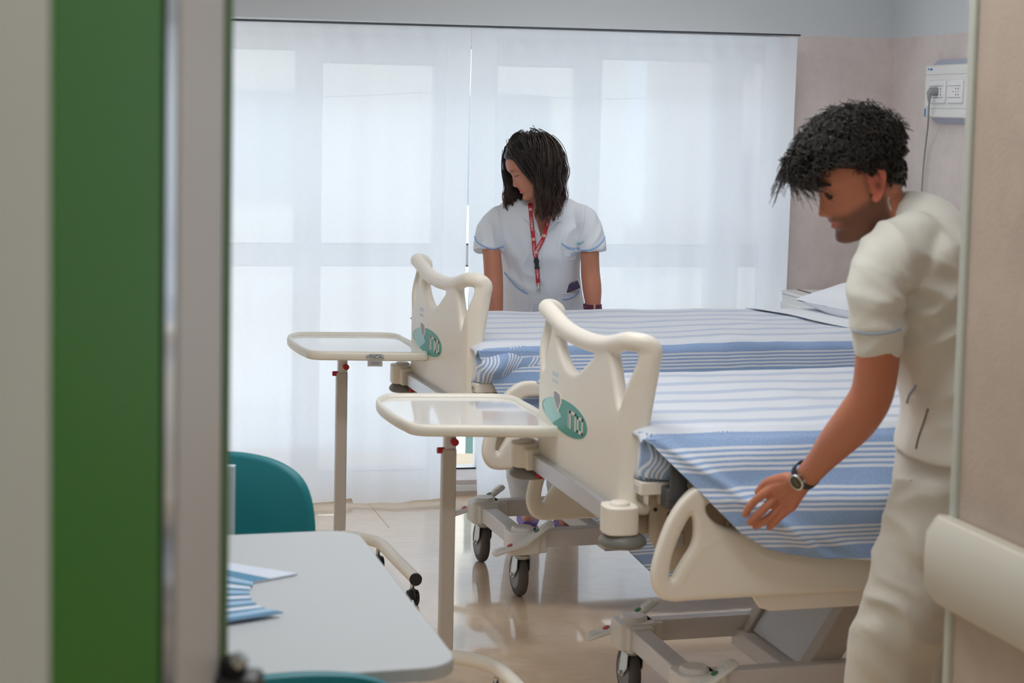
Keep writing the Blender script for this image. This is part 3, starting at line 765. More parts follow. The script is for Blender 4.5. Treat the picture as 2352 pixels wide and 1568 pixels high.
    # mattress platform with ribbed corner
    q = MB(); q.box((1.03, 0, 0.757), (1.98, 0.87, 0.026)); make('mattress_platform', q, M_white_pl, parent=root, bevel=0.006)
    for sy in (-1, 1):
        q = MB(); q.box((0.145, sy * 0.40, 0.762), (0.21, 0.10, 0.030))
        for k in range(6): q.box((0.06 + k * 0.035, sy * 0.43, 0.735), (0.004, 0.03, 0.03))
        make('platform_corner', q, M_cream, parent=root, bevel=0.005)
    q = MB(); q.beam((0.118, -0.492, 0.74), (0.118, -0.492, 0.855), 0.045, 0.008, ref=(0, 1, 0)); q.box((0.118, -0.468, 0.745), (0.055, 0.05, 0.05)); make('mattress_retainer', q, mat('dark_grey_steel', RGB(92, 92, 94), 0.5, metal=0.3), parent=root, bevel=0.004)
    # foot bumper bar
    q = MB(); q.box((0.01, 0, 0.674), (0.028, 0.74, 0.048)); make('bumper_bar', q, M_alu, parent=root, bevel=0.004)
    q = MB(); q.box((0.036, 0, 0.668), (0.025, 0.68, 0.045)); make('bar_backing', q, M_brown, parent=root)
    for y in (-0.41, 0.41):
        s = 1 if y > 0 else -1
        e = MB(); e.prism([(p.x, p.y) for p in catmull([Vector(c) for c in ((-0.035, y-0.036, 0), (-0.035, y+0.036, 0), (0.03, y+0.038, 0), (0.035, y-0.038, 0))], 5, closed=True)], 0.650, 0.718)
        e.box((0.004, y - s*0.05, 0.680), (0.05, 0.06, 0.058)); e.lathe((0.0, y, 0.716), (0, 0, 1), [(0, 0.026), (0.008, 0.025), (0.010, 0.021)], 24)
        bb = make('bumper_block', e, M_cream, parent=root, bevel=0.006, seg=3)
        e = MB(); e.lathe((0.010, y, 0.615), (0, 0, 1), [(0.0, 0.034), (0.002, 0.050), (0.009, 0.058), (0.018, 0.058), (0.028, 0.050), (0.036, 0.038)], 36); make('bumper_wheel', e, M_bump, parent=bb, smooth=60)
        e = MB(); e.box((0.02, y - s*0.085, 0.640), (0.024, 0.03, 0.022)); make('release_knob', e, M_red, parent=bb, bevel=0.003)
    # footboard
    fb = build_board('footboard', root, 0.035)
    yc, zc = 0.112, 0.842
    def eb(pts, dx, nm, m_, par):
        P_ = MB(); P_.prism(pts, 0.0, dx, 'xy'); P_.v = [(0.035 - 0.0175 - v[2], v[0], v[1]) for v in P_.v]
        return make(nm, P_, m_, parent=par)
    def egg(sc, n=48): return [(yc + 0.205*sc*cos(2*pi*k/n), zc + (0.045 + 0.006*cos(2*pi*k/n + pi))*sc*sin(2*pi*k/n) ) for k in range(n)]
    lg = eb(egg(1.06), 0.0008, 'emblem_rim', M_cream, fb)
    em = eb(egg(1.0), 0.0016, 'emblem', M_teal_d, fb)
    em['label'] = 'turquoise oval emblem'
    eb([(yc + 0.105, zc + 0.035), (yc + 0.165, zc + 0.026), (yc + 0.198, zc + 0.002), (yc + 0.165, zc - 0.026), (yc + 0.105, zc - 0.036), (yc + 0.02, zc - 0.005)], 0.002, 'emblem_light', M_teal_l, fb)
    eb([(yc + 0.105, zc + 0.055), (yc + 0.07, zc + 0.060), (yc + 0.03, zc + 0.055), (yc + 0.02, zc + 0.035), (yc + 0.055, zc + 0.002), (yc + 0.10, zc + 0.035)], 0.0022, 'badge_rim', M_cream, fb)
    eb([(yc + 0.092, zc + 0.053), (yc + 0.07, zc + 0.056), (yc + 0.04, zc + 0.052), (yc + 0.032, zc + 0.036), (yc + 0.056, zc + 0.010), (yc + 0.088, zc + 0.034)], 0.0028, 'badge', mat('grey_badge', RGB(140, 144, 152), 0.4), fb)
    q = MB(); L = 0.0022
    def st(y0, y1, z0, z1): q.box((0.035 - 0.0175 - L, (y0+y1)/2, (z0+z1)/2), (0.0008, abs(y1-y0), abs(z1-z0)))
    yA = 0.030; w_ = 0.010                      # the letters: a thin stroke, an n like a gate, a square o
    st(yA + 0.040, yA + 0.036, zc - 0.022, zc + 0.026)
    st(yA + 0.028, yA + 0.016, zc - 0.022, zc + 0.026); st(yA + 0.028, yA - 0.030, zc + 0.018, zc + 0.026); st(yA - 0.018, yA - 0.030, zc - 0.022, zc + 0.026)
    st(yA - 0.040, yA - 0.052, zc - 0.022, zc + 0.022); st(yA - 0.078, yA - 0.090, zc - 0.022, zc + 0.022); st(yA - 0.040, yA - 0.090, zc + 0.014, zc + 0.022); st(yA - 0.040, yA - 0.090, zc - 0.022, zc - 0.014)
    make('lettering', q, mat('white_print', RGB(225, 220, 214), 0.5), parent=fb)
    q = MB(); q.box((0.0165, 0.20, 0.945), (0.0008, 0.05, 0.012)); q.box((0.0165, 0.20, 0.925), (0.0008, 0.05, 0.009))
    make('small_sticker', q, mat('pale_blue_sticker', RGB(200, 212, 224), 0.5), parent=fb)
    build_board('headboard', root, 2.12, -1)
    # side rails, folded down
    def rail(x0, x1, y, zoff, mirror=1, flap=True):
        W = x1 - x0
        ol = [(0.04, 0.0), (0.012, 0.014), (0.0, 0.05), (0.008, 0.10), (0.03, 0.165), (0.055, 0.210), (0.085, 0.243), (0.118, 0.260), (0.155, 0.262), (0.20, 0.252), (0.245, 0.236), (0.252, 0.228), (0.245, 0.218),
              (0.20, 0.232), (0.150, 0.234), (0.116, 0.228), (0.108, 0.208), (0.120, 0.182), (0.148, 0.160), (0.19, 0.147), (0.25, 0.141), (0.32, 0.140)]
        ol += [(W - 0.06, 0.150), (W - 0.02, 0.13), (W, 0.09), (W, 0.04), (W - 0.02, 0.010), (W - 0.06, 0.0), (0.52, 0.0), (0.29, 0.0), (0.10, 0.0)]
        o1 = [(p.x, p.y) for p in catmull([Vector((a, b, 0)) for a, b in ol], 4, closed=True)]
        slot = [(0.079, 0.203), (0.091, 0.192), (0.096, 0.150), (0.090, 0.119), (0.073, 0.092), (0.055, 0.062), (0.043, 0.042), (0.034, 0.040), (0.029, 0.052), (0.033, 0.090), (0.046, 0.140), (0.062, 0.182)]
        o2 = [(p.x, p.y) for p in catmull([Vector((a, b, 0)) for a, b in slot], 4, closed=True)]
        me = plate([o1, grow(o2, 0.008)], 0.006, 0.011, 3)
        for v in me.vertices:
            a, b, t = v.co; v.co = (x0 + (a if mirror > 0 else W - a), y + t, zoff + b)
        bm = bmesh.new(); bm.from_mesh(me); bmesh.ops.remove_doubles(bm, verts=bm.verts, dist=1e-6); bmesh.ops.recalc_face_normals(bm, faces=bm.faces); bm.to_mesh(me); bm.free()
        tq = MB(); s_ = -1 if y < 0 else 1
        for yy in (1, -1):
            pts = [(x0 + (a if mirror > 0 else W - a), y + yy * 0.010, zoff + b) for a, b in ((0.060, 0.030), (0.072, 0.055), (0.098, 0.098), (0.128, 0.124), (0.17, 0.140), (0.24, 0.148))]
            tq.tube(catmull(pts, 5), 0.0085, 10)
            pts = [(x0 + (a if mirror > 0 else W - a), y, zoff + b) for a, b in ((0.030, 0.016), (0.016, 0.05), (0.024, 0.10), (0.044, 0.155), (0.070, 0.203), (0.098, 0.232), (0.125, 0.242), (0.155, 0.243), (0.2, 0.238), (0.245, 0.228))]
        tq.tube(catmull(pts, 5), 0.0165, 12)
        o = from_mesh('side_rail', union(me, tq, 0.0045, 2), M_cream, root, 180)
        if flap:
            fq = MB(); fq.prism([(x0 + 0.24, zoff + 0.01), (x0 + 0.255, zoff - 0.02), (x0 + 0.27, zoff - 0.042), (x0 + 0.30, zoff - 0.052), (x1 - 0.2, zoff - 0.052), (x1 - 0.17, zoff + 0.01)], y + 0.002, y + 0.014, 'xz')
            make('lower_panel', fq, M_cream, parent=o, bevel=0.004)
        for x in (x0 + 0.45, x1 - 0.3):
            bq = MB(); bq.beam((x, y - s_*0.01, zoff + 0.08), (x, 0.38 * s_, 0.66), 0.03, 0.012); make('rail_arm', bq, M_steel_paint, parent=o)
        return o
    rail(0.05, 1.12, -0.535, 0.522); rail(0.05, 1.12, 0.535, 0.47)
    rail(1.28, 2.02, -0.535, 0.522, -1, False); rail(1.28, 2.02, 0.535, 0.47, -1, False)
    return root
bedN = build_bed('nearer cream hospital bed, the one the man is bending over')
bedF = copy_tree(bedN)
for _c in [k for k in bpy.data.objects if k.parent == bedF and k.name.startswith('mattress_retainer')]: bpy.data.objects.remove(_c)
bedF['label'] = 'farther cream hospital bed, between the nearer bed and the woman'
bedN.location = (0.163, 4.621, 0); bedN.rotation_euler = (0, 0, TB)
bedF.location = (-0.276, 6.112, 0); bedF.rotation_euler = (0, 0, 0.2957)

# ------------------------------------------------------------------ striped cotton
def striped(name):
    m = bpy.data.materials.new(name); m.use_nodes = True; nt = m.node_tree; b = nt.nodes['Principled BSDF']
    b.inputs['Roughness'].default_value = 0.7; b.inputs['Sheen Weight'].default_value = 0.6; b.inputs['Sheen Roughness'].default_value = 0.4; b.inputs['Specular IOR Level'].default_value = 0.4
    uv = nt.nodes.new('ShaderNodeUVMap'); sp = nt.nodes.new('ShaderNodeSeparateXYZ'); nt.links.new(uv.outputs[0], sp.inputs[0])
    def M(op, a, b_=None, c=None):
        n = nt.nodes.new('ShaderNodeMath'); n.operation = op
        for i, v in enumerate((a, b_, c)):
            if v is None: continue
            if isinstance(v, (int, float)): n.inputs[i].default_value = v
            else: nt.links.new(v, n.inputs[i])
        return n.outputs[0]
    nz = nt.nodes.new('ShaderNodeTexNoise'); nz.inputs['Scale'].default_value = 6; nt.links.new(uv.outputs[0], nz.inputs['Vector'])
    wob = M('MULTIPLY_ADD', nz.outputs['Fac'], 0.006, -0.003)
    v = M('ADD', sp.outputs['Y'], wob)
    P = 0.0855
    f = M('MULTIPLY', M('FRACT', M('DIVIDE', M('ADD', v, 5.0 * P * 20 - 0.478), P)), P)            # 0..P
    ingrp = M('LESS_THAN', f, 0.0565)
    g = M('FRACT', M('DIVIDE', f, 0.0113))
    side = M('MULTIPLY', ingrp, M('LESS_THAN', g, 0.52))
    tp_ = M('GREATER_THAN', M('FRACT', M('DIVIDE', M('ADD', v, 10.02), 0.142)), 0.33)
    istop = M('LESS_THAN', M('ABSOLUTE', v), 0.451)
    edge = M('ADD', M('MULTIPLY', istop, M('MAXIMUM', tp_, 0.42)), M('MULTIPLY', M('SUBTRACT', 1.0, istop), side))  # blue stripes on top paled in the colour, standing for window glare
    n = nt.nodes.new('ShaderNodeTexNoise'); n.inputs['Scale'].default_value = 300; nt.links.new(uv.outputs[0], n.inputs['Vector'])
    cr = nt.nodes.new('ShaderNodeValToRGB'); cr.color_ramp.elements[0].color = RGB(126, 156, 200); cr.color_ramp.elements[1].color = RGB(158, 184, 220)
    cr.color_ramp.elements[0].position = 0.3; cr.color_ramp.elements[1].position = 0.7; nt.links.new(n.outputs['Fac'], cr.inputs[0])
    mx = nt.nodes.new('ShaderNodeMixRGB'); nt.links.new(edge, mx.inputs[0]); nt.links.new(cr.outputs[0], mx.inputs[1]); mx.inputs[2].default_value = RGB(216, 223, 234)
    nt.links.new(mx.outputs[0], b.inputs['Base Color'])
    ge = nt.nodes.new('ShaderNodeNewGeometry'); n2 = nt.nodes.new('ShaderNodeTexNoise'); n2.inputs['Scale'].default_value = 14; n2.inputs['Detail'].default_value = 4
    nt.links.new(ge.outputs['Position'], n2.inputs['Vector'])
    bp = nt.nodes.new('ShaderNodeBump'); bp.inputs['Distance'].default_value = 0.004; bp.inputs['Strength'].default_value = 0.7
    nt.links.new(n2.outputs['Fac'], bp.inputs['Height']); nt.links.new(bp.outputs['Normal'], b.inputs['Normal'])
    return m
M_str = striped('blue_striped_cotton')
M_sheet = mat('white_cotton', RGB(228, 232, 238), 0.85, bump=0.002, bump_scale=25, sheen=0.2)
def set_uv(o, uv):
    ul = o.data.uv_layers.new(name='UVMap')
    for l in o.data.loops: ul.data[l.index].uv = uv[l.vertex_index]
def bedcover(bed, hem, bulge, x_end, seed, label, ztop=0.905, far_hem=0.70):
    "cloth laid over the mattress: columns along x, each running far hem > top > near edge > near hem"
    nx = 230; vs = []; uv = []; fs = []
    rnd = random.Random(seed)
    cs = []                                                   # arc-length samples across, negative = far side
    nf, ntp, nn = 14, 60, 70
    for i in range(nx + 1):
        x = 0.035 + (x_end(0) - 0.035) * i / nx
        h = hem(x)
        for k in range(nf + ntp + nn + 1):
            if k <= nf:
                t = k / nf; z = far_hem + (ztop - 0.02 - far_hem) * t; y = 0.463 - 0.09 * (1 - sm(x, [(0.03, 0), (0.16, 1)])); c = -(0.45 + (ztop - z))
            elif k <= nf + ntp:
                t = (k - nf) / ntp; y = 0.455 - 0.91 * t; r = 0.03
                e = max(0, abs(y) - 0.425) / 0.03; z = ztop - r * (1 - sqrt(max(0, 1 - min(1, e)**2))) * 0.6; c = -y
            else:
                t = (k - nf - ntp) / nn; zz0 = ztop - 0.018; z = zz0 + (h - zz0) * t
                if h > zz0: z = zz0
                y = -(0.457 + bulge(x, z)); c = 0.457 + (zz0 - z) * 1.0
                zfold = 1.0
            xx = x
            xe = x_end(y)
            xx = 0.035 + (xe - 0.035) * i / nx
            w = noise.noise(Vector((xx * 3.1 + seed, y * 2.7, z * 3))) * 0.010 + noise.noise(Vector((xx * 9 + seed, y * 7, z * 9))) * 0.0035
            if nf < k <= nf + ntp:
                z += w * 0.8; 
            else:
                y += (w * 1.4 if k > nf + ntp else w * 0.3) * (1 if k > nf else 1)
            x_foot = 0.0
            if i < 6 and nf < k <= nf + ntp: z -= 0.02 * (1 - i / 6) ** 2
            vs.append((xx, y, z)); uv.append((xx, c))
    m = nf + ntp + nn + 1
    for i in range(nx):
        for k in range(m - 1): fs.append((i*m+k, i*m+k+1, (i+1)*m+k+1, (i+1)*m+k))
    mb = MB(); mb.add(vs, fs); o = make('blanket', mb, M_str, smooth=180, recalc=False)
    set_uv(o, uv)
    sd = o.modifiers.new('thick', 'SOLIDIFY'); sd.thickness = 0.003; sd.offset = 1
    o.location = bed.location; o.rotation_euler = bed.rotation_euler
    return tag(o, label, 'blanket', 'striped blankets on the beds')
hemF = lambda x: interp(x, [(0.035, 0.885), (0.05, 0.85), (0.18, 0.60), (0.30, 0.45), (0.45, 0.30), (0.605, 0.15), (0.66, 0.12), (3, 0.12)])
bulF = lambda x, z: 0.012 + 0.10 * min(1, max(0, (0.88 - z)) / 0.30) * sm(x, [(0.05, 0.2), (0.35, 1)])
hemN = lambda x: sm(x, [(0.035, 0.885), (0.055, 0.875)]) if x < 0.055 else interp(x, [(0.055, 0.875), (0.0635, 0.862), (0.129, 0.795), (0.185, 0.735), (0.24, 0.680), (0.307, 0.640), (0.36, 0.625), (0.42, 0.615), (0.583, 0.604), (3, 0.60)])
def bulN(x, z):
    d = max(0, 0.885 - z)
    return 0.012 + 0.125 * min(1, d / 0.13) ** 0.8 * sm(x, [(0.06, 0.55), (0.20, 1)]) + 0.012 * sin(d * 30 + x * 6) * min(1, d / 0.1) + 0.014 * sin(x*9 + 1.0 + d*8) * min(1, d/0.15) + 0.013 * math.exp(-((z - (0.885 - 0.70 * (x - 0.07))) / 0.016) ** 2) + 0.008 * math.exp(-((z - (0.80 - 0.40 * (x - 0.10))) / 0.02) ** 2) * sm(x, [(0.1, 0), (0.3, 1)])
endF = lambda y: 1.50 - 0.02 * sin(y * 9) - 0.10 * y
endN = lambda y: 1.52
bedcover(bedF, hemF, bulF, endF, 2.0, 'blue and white striped blanket on the farther bed, hanging nearly to the floor')
blN = bedcover(bedN, hemN, bulN, endN, 7.0, 'blue and white striped blanket on the nearer bed, its edge held by the man')
# raised hem along the lifted edge of the nearer blanket
def mattress(bed, label, seed):
    "mattress wrapped in sheet; the striped corner tuck at the foot is the visible part of the under blanket"
    q = MB(); R = []; nseg = 40
    for i in range(41):
        x = 0.045 + (2.02 - 0.045) * i / 40; e = min(i, 40 - i); ins = 0.02 * (1 - min(1, e / 2.0)) ** 2
        ring = []
        for k in range(nseg):
            a = 2 * pi * k / nseg; cx_, sy_ = cos(a), sin(a); p = 0.35
            y = 0.445 * (abs(cx_) ** p) * (1 if cx_ >= 0 else -1); z = 0.832 + 0.062 * (abs(sy_) ** p) * (1 if sy_ >= 0 else -1)
            y *= (1 - ins * 1.2); ring.append((x, y, 0.832 + (z - 0.832) * (1 - ins * 4)))
        R.append(ring)
    q.rings(R); o = make('mattress', q, M_sheet, smooth=60); o.location = bed.location; o.rotation_euler = bed.rotation_euler
    return tag(o, label, 'mattress')
mattress(bedF, 'mattress in a white sheet on the farther bed', 1)
mattress(bedN, 'mattress on the nearer bed, hidden under the striped blanket', 2)
def tuck(bed, label, seed, lump=0.0):
    "folded end of the bedcover tucked in at the foot, stripes running down"
    vs = []; uv = []; fs = []; nx, nz = 60, 34
    for i in range(nx + 1):
        for k in range(nz + 1):
            x = 0.038 + 0.33 * i / nx; t = k / nz; z = 0.892 - 0.118 * t
            y = -0.452 - 0.020 * sin(pi * min(1, t * 1.1)) - 0.006 * sin(x * 45 + t * 3 + seed) * sin(pi * t) - lump * math.exp(-((x - 0.10) / 0.07) ** 2) * sin(pi * t)
            y += 0.025 * (1 if t > 0.94 else 0) + (0.03 * (1 - i / 3) if i < 3 else 0)
            vs.append((x, y, z + 0.006 * sin(x * 30 + seed))); uv.append((z, 1.02 + x + 0.05 * t * (0.3 + lump * 12) + 0.006 * sin(t * 9 + seed)))
    for i in range(nx):
        for k in range(nz): fs.append((i*(nz+1)+k, i*(nz+1)+k+1, (i+1)*(nz+1)+k+1, (i+1)*(nz+1)+k))
    mb = MB(); mb.add(vs, fs); o = make('tucked_sheet', mb, M_str, smooth=180, recalc=False); set_uv(o, uv)
    sd = o.modifiers.new('thick', 'SOLIDIFY'); sd.thickness = 0.006; sd.offset = -1
    o.location = bed.location; o.rotation_euler = bed.rotation_euler
    return tag(o, label, 'sheet')
tuck(bedN, 'striped cloth tucked under the mattress corner behind the nearer footboard', 0.5)
tuck(bedF, 'rumpled striped cloth tucked under the mattress corner of the farther bed', 2.4, 0.03)
# top sheet and pillow on the farther bed
q = MB(); vs = []; fs = []; n1, n2 = 40, 40
for i in range(n1 + 1):
    for k in range(n2 + 1):
        y = 0.462 - 0.93 * k / n2; x = 1.44 - 0.10 * y + 0.012 * sin(y * 14) + (2.0 - 1.44) * i / n1
        z = 0.912 - 0.012 * (abs(y) / 0.46) ** 6 + 0.003 * noise.noise(Vector((x * 6, y * 5, 0)))
        if i < 3: z += 0.006 * (1 - i / 3)
        vs.append((x, y, z))
for i in range(n1):
    for k in range(n2): fs.append((i*(n2+1)+k, i*(n2+1)+k+1, (i+1)*(n2+1)+k+1, (i+1)*(n2+1)+k))
# near side of the sheet
o_ = len(vs)
for i in range(n1 + 1):
    for k in range(9):
        y0 = -0.468; x = 1.44 - 0.10 * y0 + (2.0 - 1.44 + 0.03) * i / n1; vs.append((x, y0 - 0.012 * (k / 8), 0.905 - 0.40 * k / 8))
for i in range(n1):
    for k in range(8): fs.append((o_+i*9+k, o_+i*9+k+1, o_+(i+1)*9+k+1, o_+(i+1)*9+k))
q.add(vs, fs); ts = make('top_sheet', q, M_sheet, smooth=180); ts.location = bedF.location; ts.rotation_euler = bedF.rotation_euler
tag(ts, 'white top sheet folded back beside the pillow on the farther bed', 'sheet')
sd = ts.modifiers.new('thick', 'SOLIDIFY'); sd.thickness = 0.005
q = MB(); nu, nv_ = 44, 44; vs = []; fs = []
for sgn in (1, -1):
    for i in range(nu + 1):
        for k in range(nv_ + 1):
            a = -1 + 2 * i / nu; b_ = -1 + 2 * k / nv_
            prof_ = max(0, (1 - abs(a) ** 2.4)) ** 0.55 * max(0, (1 - abs(b_) ** 2.6)) ** 0.5
            pin = 1 - 0.10 * (1 - abs(a * b_)) * max(abs(a), abs(b_)) ** 2
            x = 0.235 * a * pin; y = 0.385 * b_ * pin
            z = sgn * 0.078 * prof_ + 0.004 * noise.noise(Vector((a * 4, b_ * 4, sgn)))
            z = max(z, -0.045)
            vs.append((x, y, z))
m = (nu + 1) * (nv_ + 1)
for s_ in range(2):
    for i in range(nu):
        for k in range(nv_):
            f_ = (s_*m + i*(nv_+1)+k, s_*m + i*(nv_+1)+k+1, s_*m + (i+1)*(nv_+1)+k+1, s_*m + (i+1)*(nv_+1)+k); fs.append(f_ if s_ else f_[::-1])
q.add(vs, fs); pl = make('pillow', q, M_sheet, smooth=180)
pl.location = bedF.matrix_basis @ Vector((1.80, 0.0, 0.968)); pl.rotation_euler = (0, radians(-6), 0.2957)
tag(pl, 'plump white pillow on the farther bed, partly behind the man', 'pillow')
# bedside cabinet behind the farther bed
ba = empty('bedside_cabinet', (0, 0, 0), TR); pc_ = D(1836, 700, 7.45); ba.location = (pc_.x + 0.22, pc_.y + 0.17, 0)
tag(ba, 'white bedside cabinet between the farther bed and the pink wall', 'cabinet')
q = MB(); q.box((0.0, 0, 0.475), (0.42, 0.42, 0.83)); make('cabinet_body', q, M_white_pl, parent=ba, bevel=0.01)
q = MB(); q.box((-0.175, 0, 0.893), (0.08, 0.42, 0.012)); q.box((0.045, 0, 0.893), (0.34, 0.42, 0.012)); make('cabinet_top', q, M_white_pl, parent=ba, bevel=0.003)
q = MB(); q.box((-0.13, -0.2085, 0.48), (0.004, 0.008, 0.80)); q.box((-0.13, 0, 0.8935), (0.006, 0.42, 0.0135)); make('cabinet_joint', q, M_darkgap, parent=ba)
for zz in (0.30, 0.68):
    q = MB(); q.box((-0.212, 0, zz), (0.012, 0.38, 0.34)); d_ = make('cabinet_door' if zz < 0.5 else 'drawer', q, M_white_pl, parent=ba, bevel=0.004)
    q = MB(); q.cyl((-0.232, -0.05, zz + 0.08), (-0.232, 0.05, zz + 0.08), 0.006, n=10); make('handle', q, M_alu, parent=d_)
for sx_ in (-1, 1):
    for sy_ in (-1, 1):
        q = MB(); q.lathe((sx_*0.17 - 0.012, sy_*0.17, 0.03), (1, 0, 0), [(0, 0.026), (0.004, 0.03), (0.020, 0.03), (0.024, 0.026)], 20); q.cyl((sx_*0.17, sy_*0.17, 0.03), (sx_*0.17, sy_*0.17, 0.065), 0.008, n=10)
        make('castor', q, M_black, parent=ba)

# ================================================================== overbed tables
TO = Z(1022, 1512, 0.09); TO.z = 0
def overbed(label):
    root = empty('overbed_table'); tag(root, label, 'table', 'overbed tables')
    M_top = mat('glossy_white_top', RGB(226, 226, 224), 0.08, coat=0.6, coat_rough=0.03)
    M_rimt = mat('cream_table_rim', RGB(222, 218, 206), 0.35)
    PXY = [(879, 906), (905, 902), (1020, 902), (1160, 904), (1205, 920), (1252, 946), (1285, 966), (1294, 975), (1275, 978), (1150, 977), (1054, 976), (960, 974), (925, 962), (895, 945), (870, 925), (867, 912)]
    P_ = [Z(a, b, 0.806) for a, b in PXY]
    ol = catmull([Vector((p.x - TO.x, p.y - TO.y, 0)) for p in P_], 4, closed=True); ol = [(p.x, p.y) for p in ol]
    c = Vector((sum(a for a, b in ol) / len(ol), sum(b for a, b in ol) / len(ol)))
    q = MB(); q.prism(ol, 0.782, 0.794); top = make('table_top', q, M_top, parent=root)
    q = MB(); ins = lambda d: [((a - c.x) * (1 - d / Vector((a - c.x, b - c.y)).length) + c.x, (b - c.y) * (1 - d / Vector((a - c.x, b - c.y)).length) + c.y) for a, b in ol]
    R = []
    for d, z in ((0.016, 0.796), (0.012, 0.803), (0.006, 0.806), (0.0, 0.804), (-0.004, 0.796), (-0.004, 0.780), (0.0, 0.774), (0.008, 0.774), (0.016, 0.778)):
        R.append([(a, b, z) for a, b in ins(d)])
    q.rings(R + [R[0]], cap=False); make('rim', q, M_rimt, parent=root, smooth=70)
    q = MB(); q.box((0.07, 0.0, 0.765), (0.30, 0.16, 0.02)); make('top_bracket', q, M_steel_paint, parent=root, bevel=0.004)
    q = MB(); q.box((0, 0, 0.40), (0.040, 0.030, 0.60), Mb_); make('pole', q, mat('table_pole_paint', RGB(190, 184, 176), 0.38, metal=0.15), parent=root, bevel=0.003)
    q = MB(); q.box((0.002, 0.002, 0.735), (0.034, 0.024, 0.09), Mb_); make('inner_pole', q, M_steel_paint, parent=root, bevel=0.002)
    q = MB(); n_ = Vector((ub.y, -ub.x, 0)); n_ = -vb
    q.cyl(Vector((0.012, 0, 0.722)) + n_ * 0.010, Vector((0.012, 0, 0.722)) + n_ * 0.030, 0.0105, n=28); make('knob', q, M_red, parent=root, bevel=0.0015)
    q = MB(); q.cyl(Vector((0, 0, 0.695)) - ub * 0.012, Vector((0, 0, 0.695)) - ub * 0.034, 0.009, n=24); make('knob', q, M_red, parent=root, bevel=0.0015)
    q = MB(); zt = 0.098
    for pts in ([(0, 0), (0.07, -0.03), (0.14, -0.085), (0.175, -0.16), (0.235, -0.35), (0.312, -0.585)], [(0, 0), (-0.07, 0.0), (-0.15, -0.02), (-0.19, -0.08), (-0.17, -0.26), (-0.115, -0.56)]):
        q.tube(catmull([(a, b, zt) for a, b in pts], 6), 0.0205, 16)
    make('base_tube', q, M_cream, parent=root, smooth=60)
    for (x, y) in ((0.312, -0.588), (-0.115, -0.563)):
        q = MB(); q.cyl((x, y + 0.004, zt), (x, y - 0.006, zt), 0.021, n=28); make('end_cap', q, M_black, parent=root)
    for (x, y) in ((0.150, -0.105), (0.300, -0.545), (-0.18, -0.07), (-0.125, -0.50)):
        q = MB(); q.cyl((x, y, 0.045), (x, y, 0.085), 0.006, n=12); q.cyl((x, y, 0.062), (x, y, 0.072), 0.009, n=6); st_ = make('castor', q, M_chrome, parent=root)
        q = MB()
        for s_ in (-1, 1): q.lathe(Vector((x, y, 0.025)) + ub * (s_ * 0.013) - ub * 0.008, ub, [(0, 0.018), (0.003, 0.0245), (0.013, 0.0245), (0.016, 0.018)], 24)
        q.ell((x, y, 0.036), (0.021, 0.024, 0.019), nu=16, nv=10)
        q.tube([Vector((x, y, 0.028)) + Vector((cos(t), 0, 0)) * 0 + vb * (0.026 * cos(t)) + Vector((0, 0, 0.024 * sin(t))) for t in [pi * k / 10 for k in range(11)]], [(0.016, 0.004)] * 11, 10, ref=tuple(ub)); 
        make('castor_wheel', q, M_black, parent=st_, smooth=60)
    return root
tabN = overbed('nearer overbed table, at the foot of the nearer bed')
tabF = copy_tree(tabN); tabF['label'] = 'farther overbed table, with a maker label on its rim'
tabN.location = (TO.x, TO.y, 0)
_pr = [((960, 975), (723, 804)), ((1294, 976), (980, 800)), ((867, 918), (656, 781)), ((1160, 904), (899, 762))]
_dv = sum([Z(b[0], b[1], 0.806) - Z(a[0], a[1], 0.806) for a, b in _pr], Vector()) / 4
tabF.location = (TO.x + _dv.x, TO.y + _dv.y, 0)
print('TABLE', TO, _dv, [Z(b[0], b[1], 0.806) - Z(a[0], a[1], 0.806) for a, b in _pr])
# maker label on the farther table
_n0 = Z(960, 974, 0.806).lerp(Z(1294, 976, 0.806), 0.54) - tabN.location; _e = (Z(1275, 977, 0.806) - Z(960, 974, 0.806)); _e.z = 0; _e.normalize(); _n = Vector((_e.y, -_e.x, 0))
def on_rim(x, z, out): return Vector((_n0.x, _n0.y, 0)) + _e * x + _n * out + Vector((0, 0, z))
def rim_box(q, x, z, w, h, out): q.beam(on_rim(x - w/2, z, out), on_rim(x + w/2, z, out), 0.0008, h, ref=(0, 0, 1))
lb = MB(); rim_box(lb, 0, 0.766, 0.052, 0.022, 0.0195); tg = make('rating_label', lb, mat('silver_label', RGB(176, 176, 176), 0.4), parent=tabF)
vs, fs = text_mb('VINCAL', 0.019, 0.0003); q = MB()
q.add([on_rim(v.x + 0.25 * v.y, 0.7885 + v.y, 0.0215 + v.z) for v in vs], fs); rim_box(q, 0.002, 0.797, 0.044, 0.0016, 0.0215)
make('maker_lettering', q, mat('navy_lettering', RGB(58, 84, 132), 0.5), parent=tabF)
q = MB()
for k in range(3): rim_box(q, 0, 0.771 - k * 0.004, 0.034, 0.0012, 0.0208)
make('small_print', q, M_hub, parent=tg)

# ================================================================== white table, chairs, leaflets
_c0 = Z(818, 1215, 0.74); tw = empty('table', (_c0.x, _c0.y, 0), TB); tag(tw, 'white laminate table with rounded corners by the green door lining', 'table')
TWD = (Z(1012, 1530, 0.74) - _c0).length
print('TWD', TWD, Z(1030, 1535, 0.74) - _c0)
def rrect(x0, x1, y0, y1, r, n=8):
    out = []
    for cx_, cy_, a0 in ((x1 - r, y0 + r, -pi/2), (x1 - r, y1 - r, 0), (x0 + r, y1 - r, pi/2), (x0 + r, y0 + r, pi)):
        for k in range(n + 1): a = a0 + pi/2 * k / n; out.append((cx_ + r * cos(a), cy_ + r * sin(a)))
    return out
q = MB(); q.prism(rrect(-1.45, 0.0, -TWD, 0.0, 0.07), 0.715, 0.74); make('table_top', q, mat('white_laminate', RGB(182, 188, 192), 0.42), parent=tw, bevel=0.003)
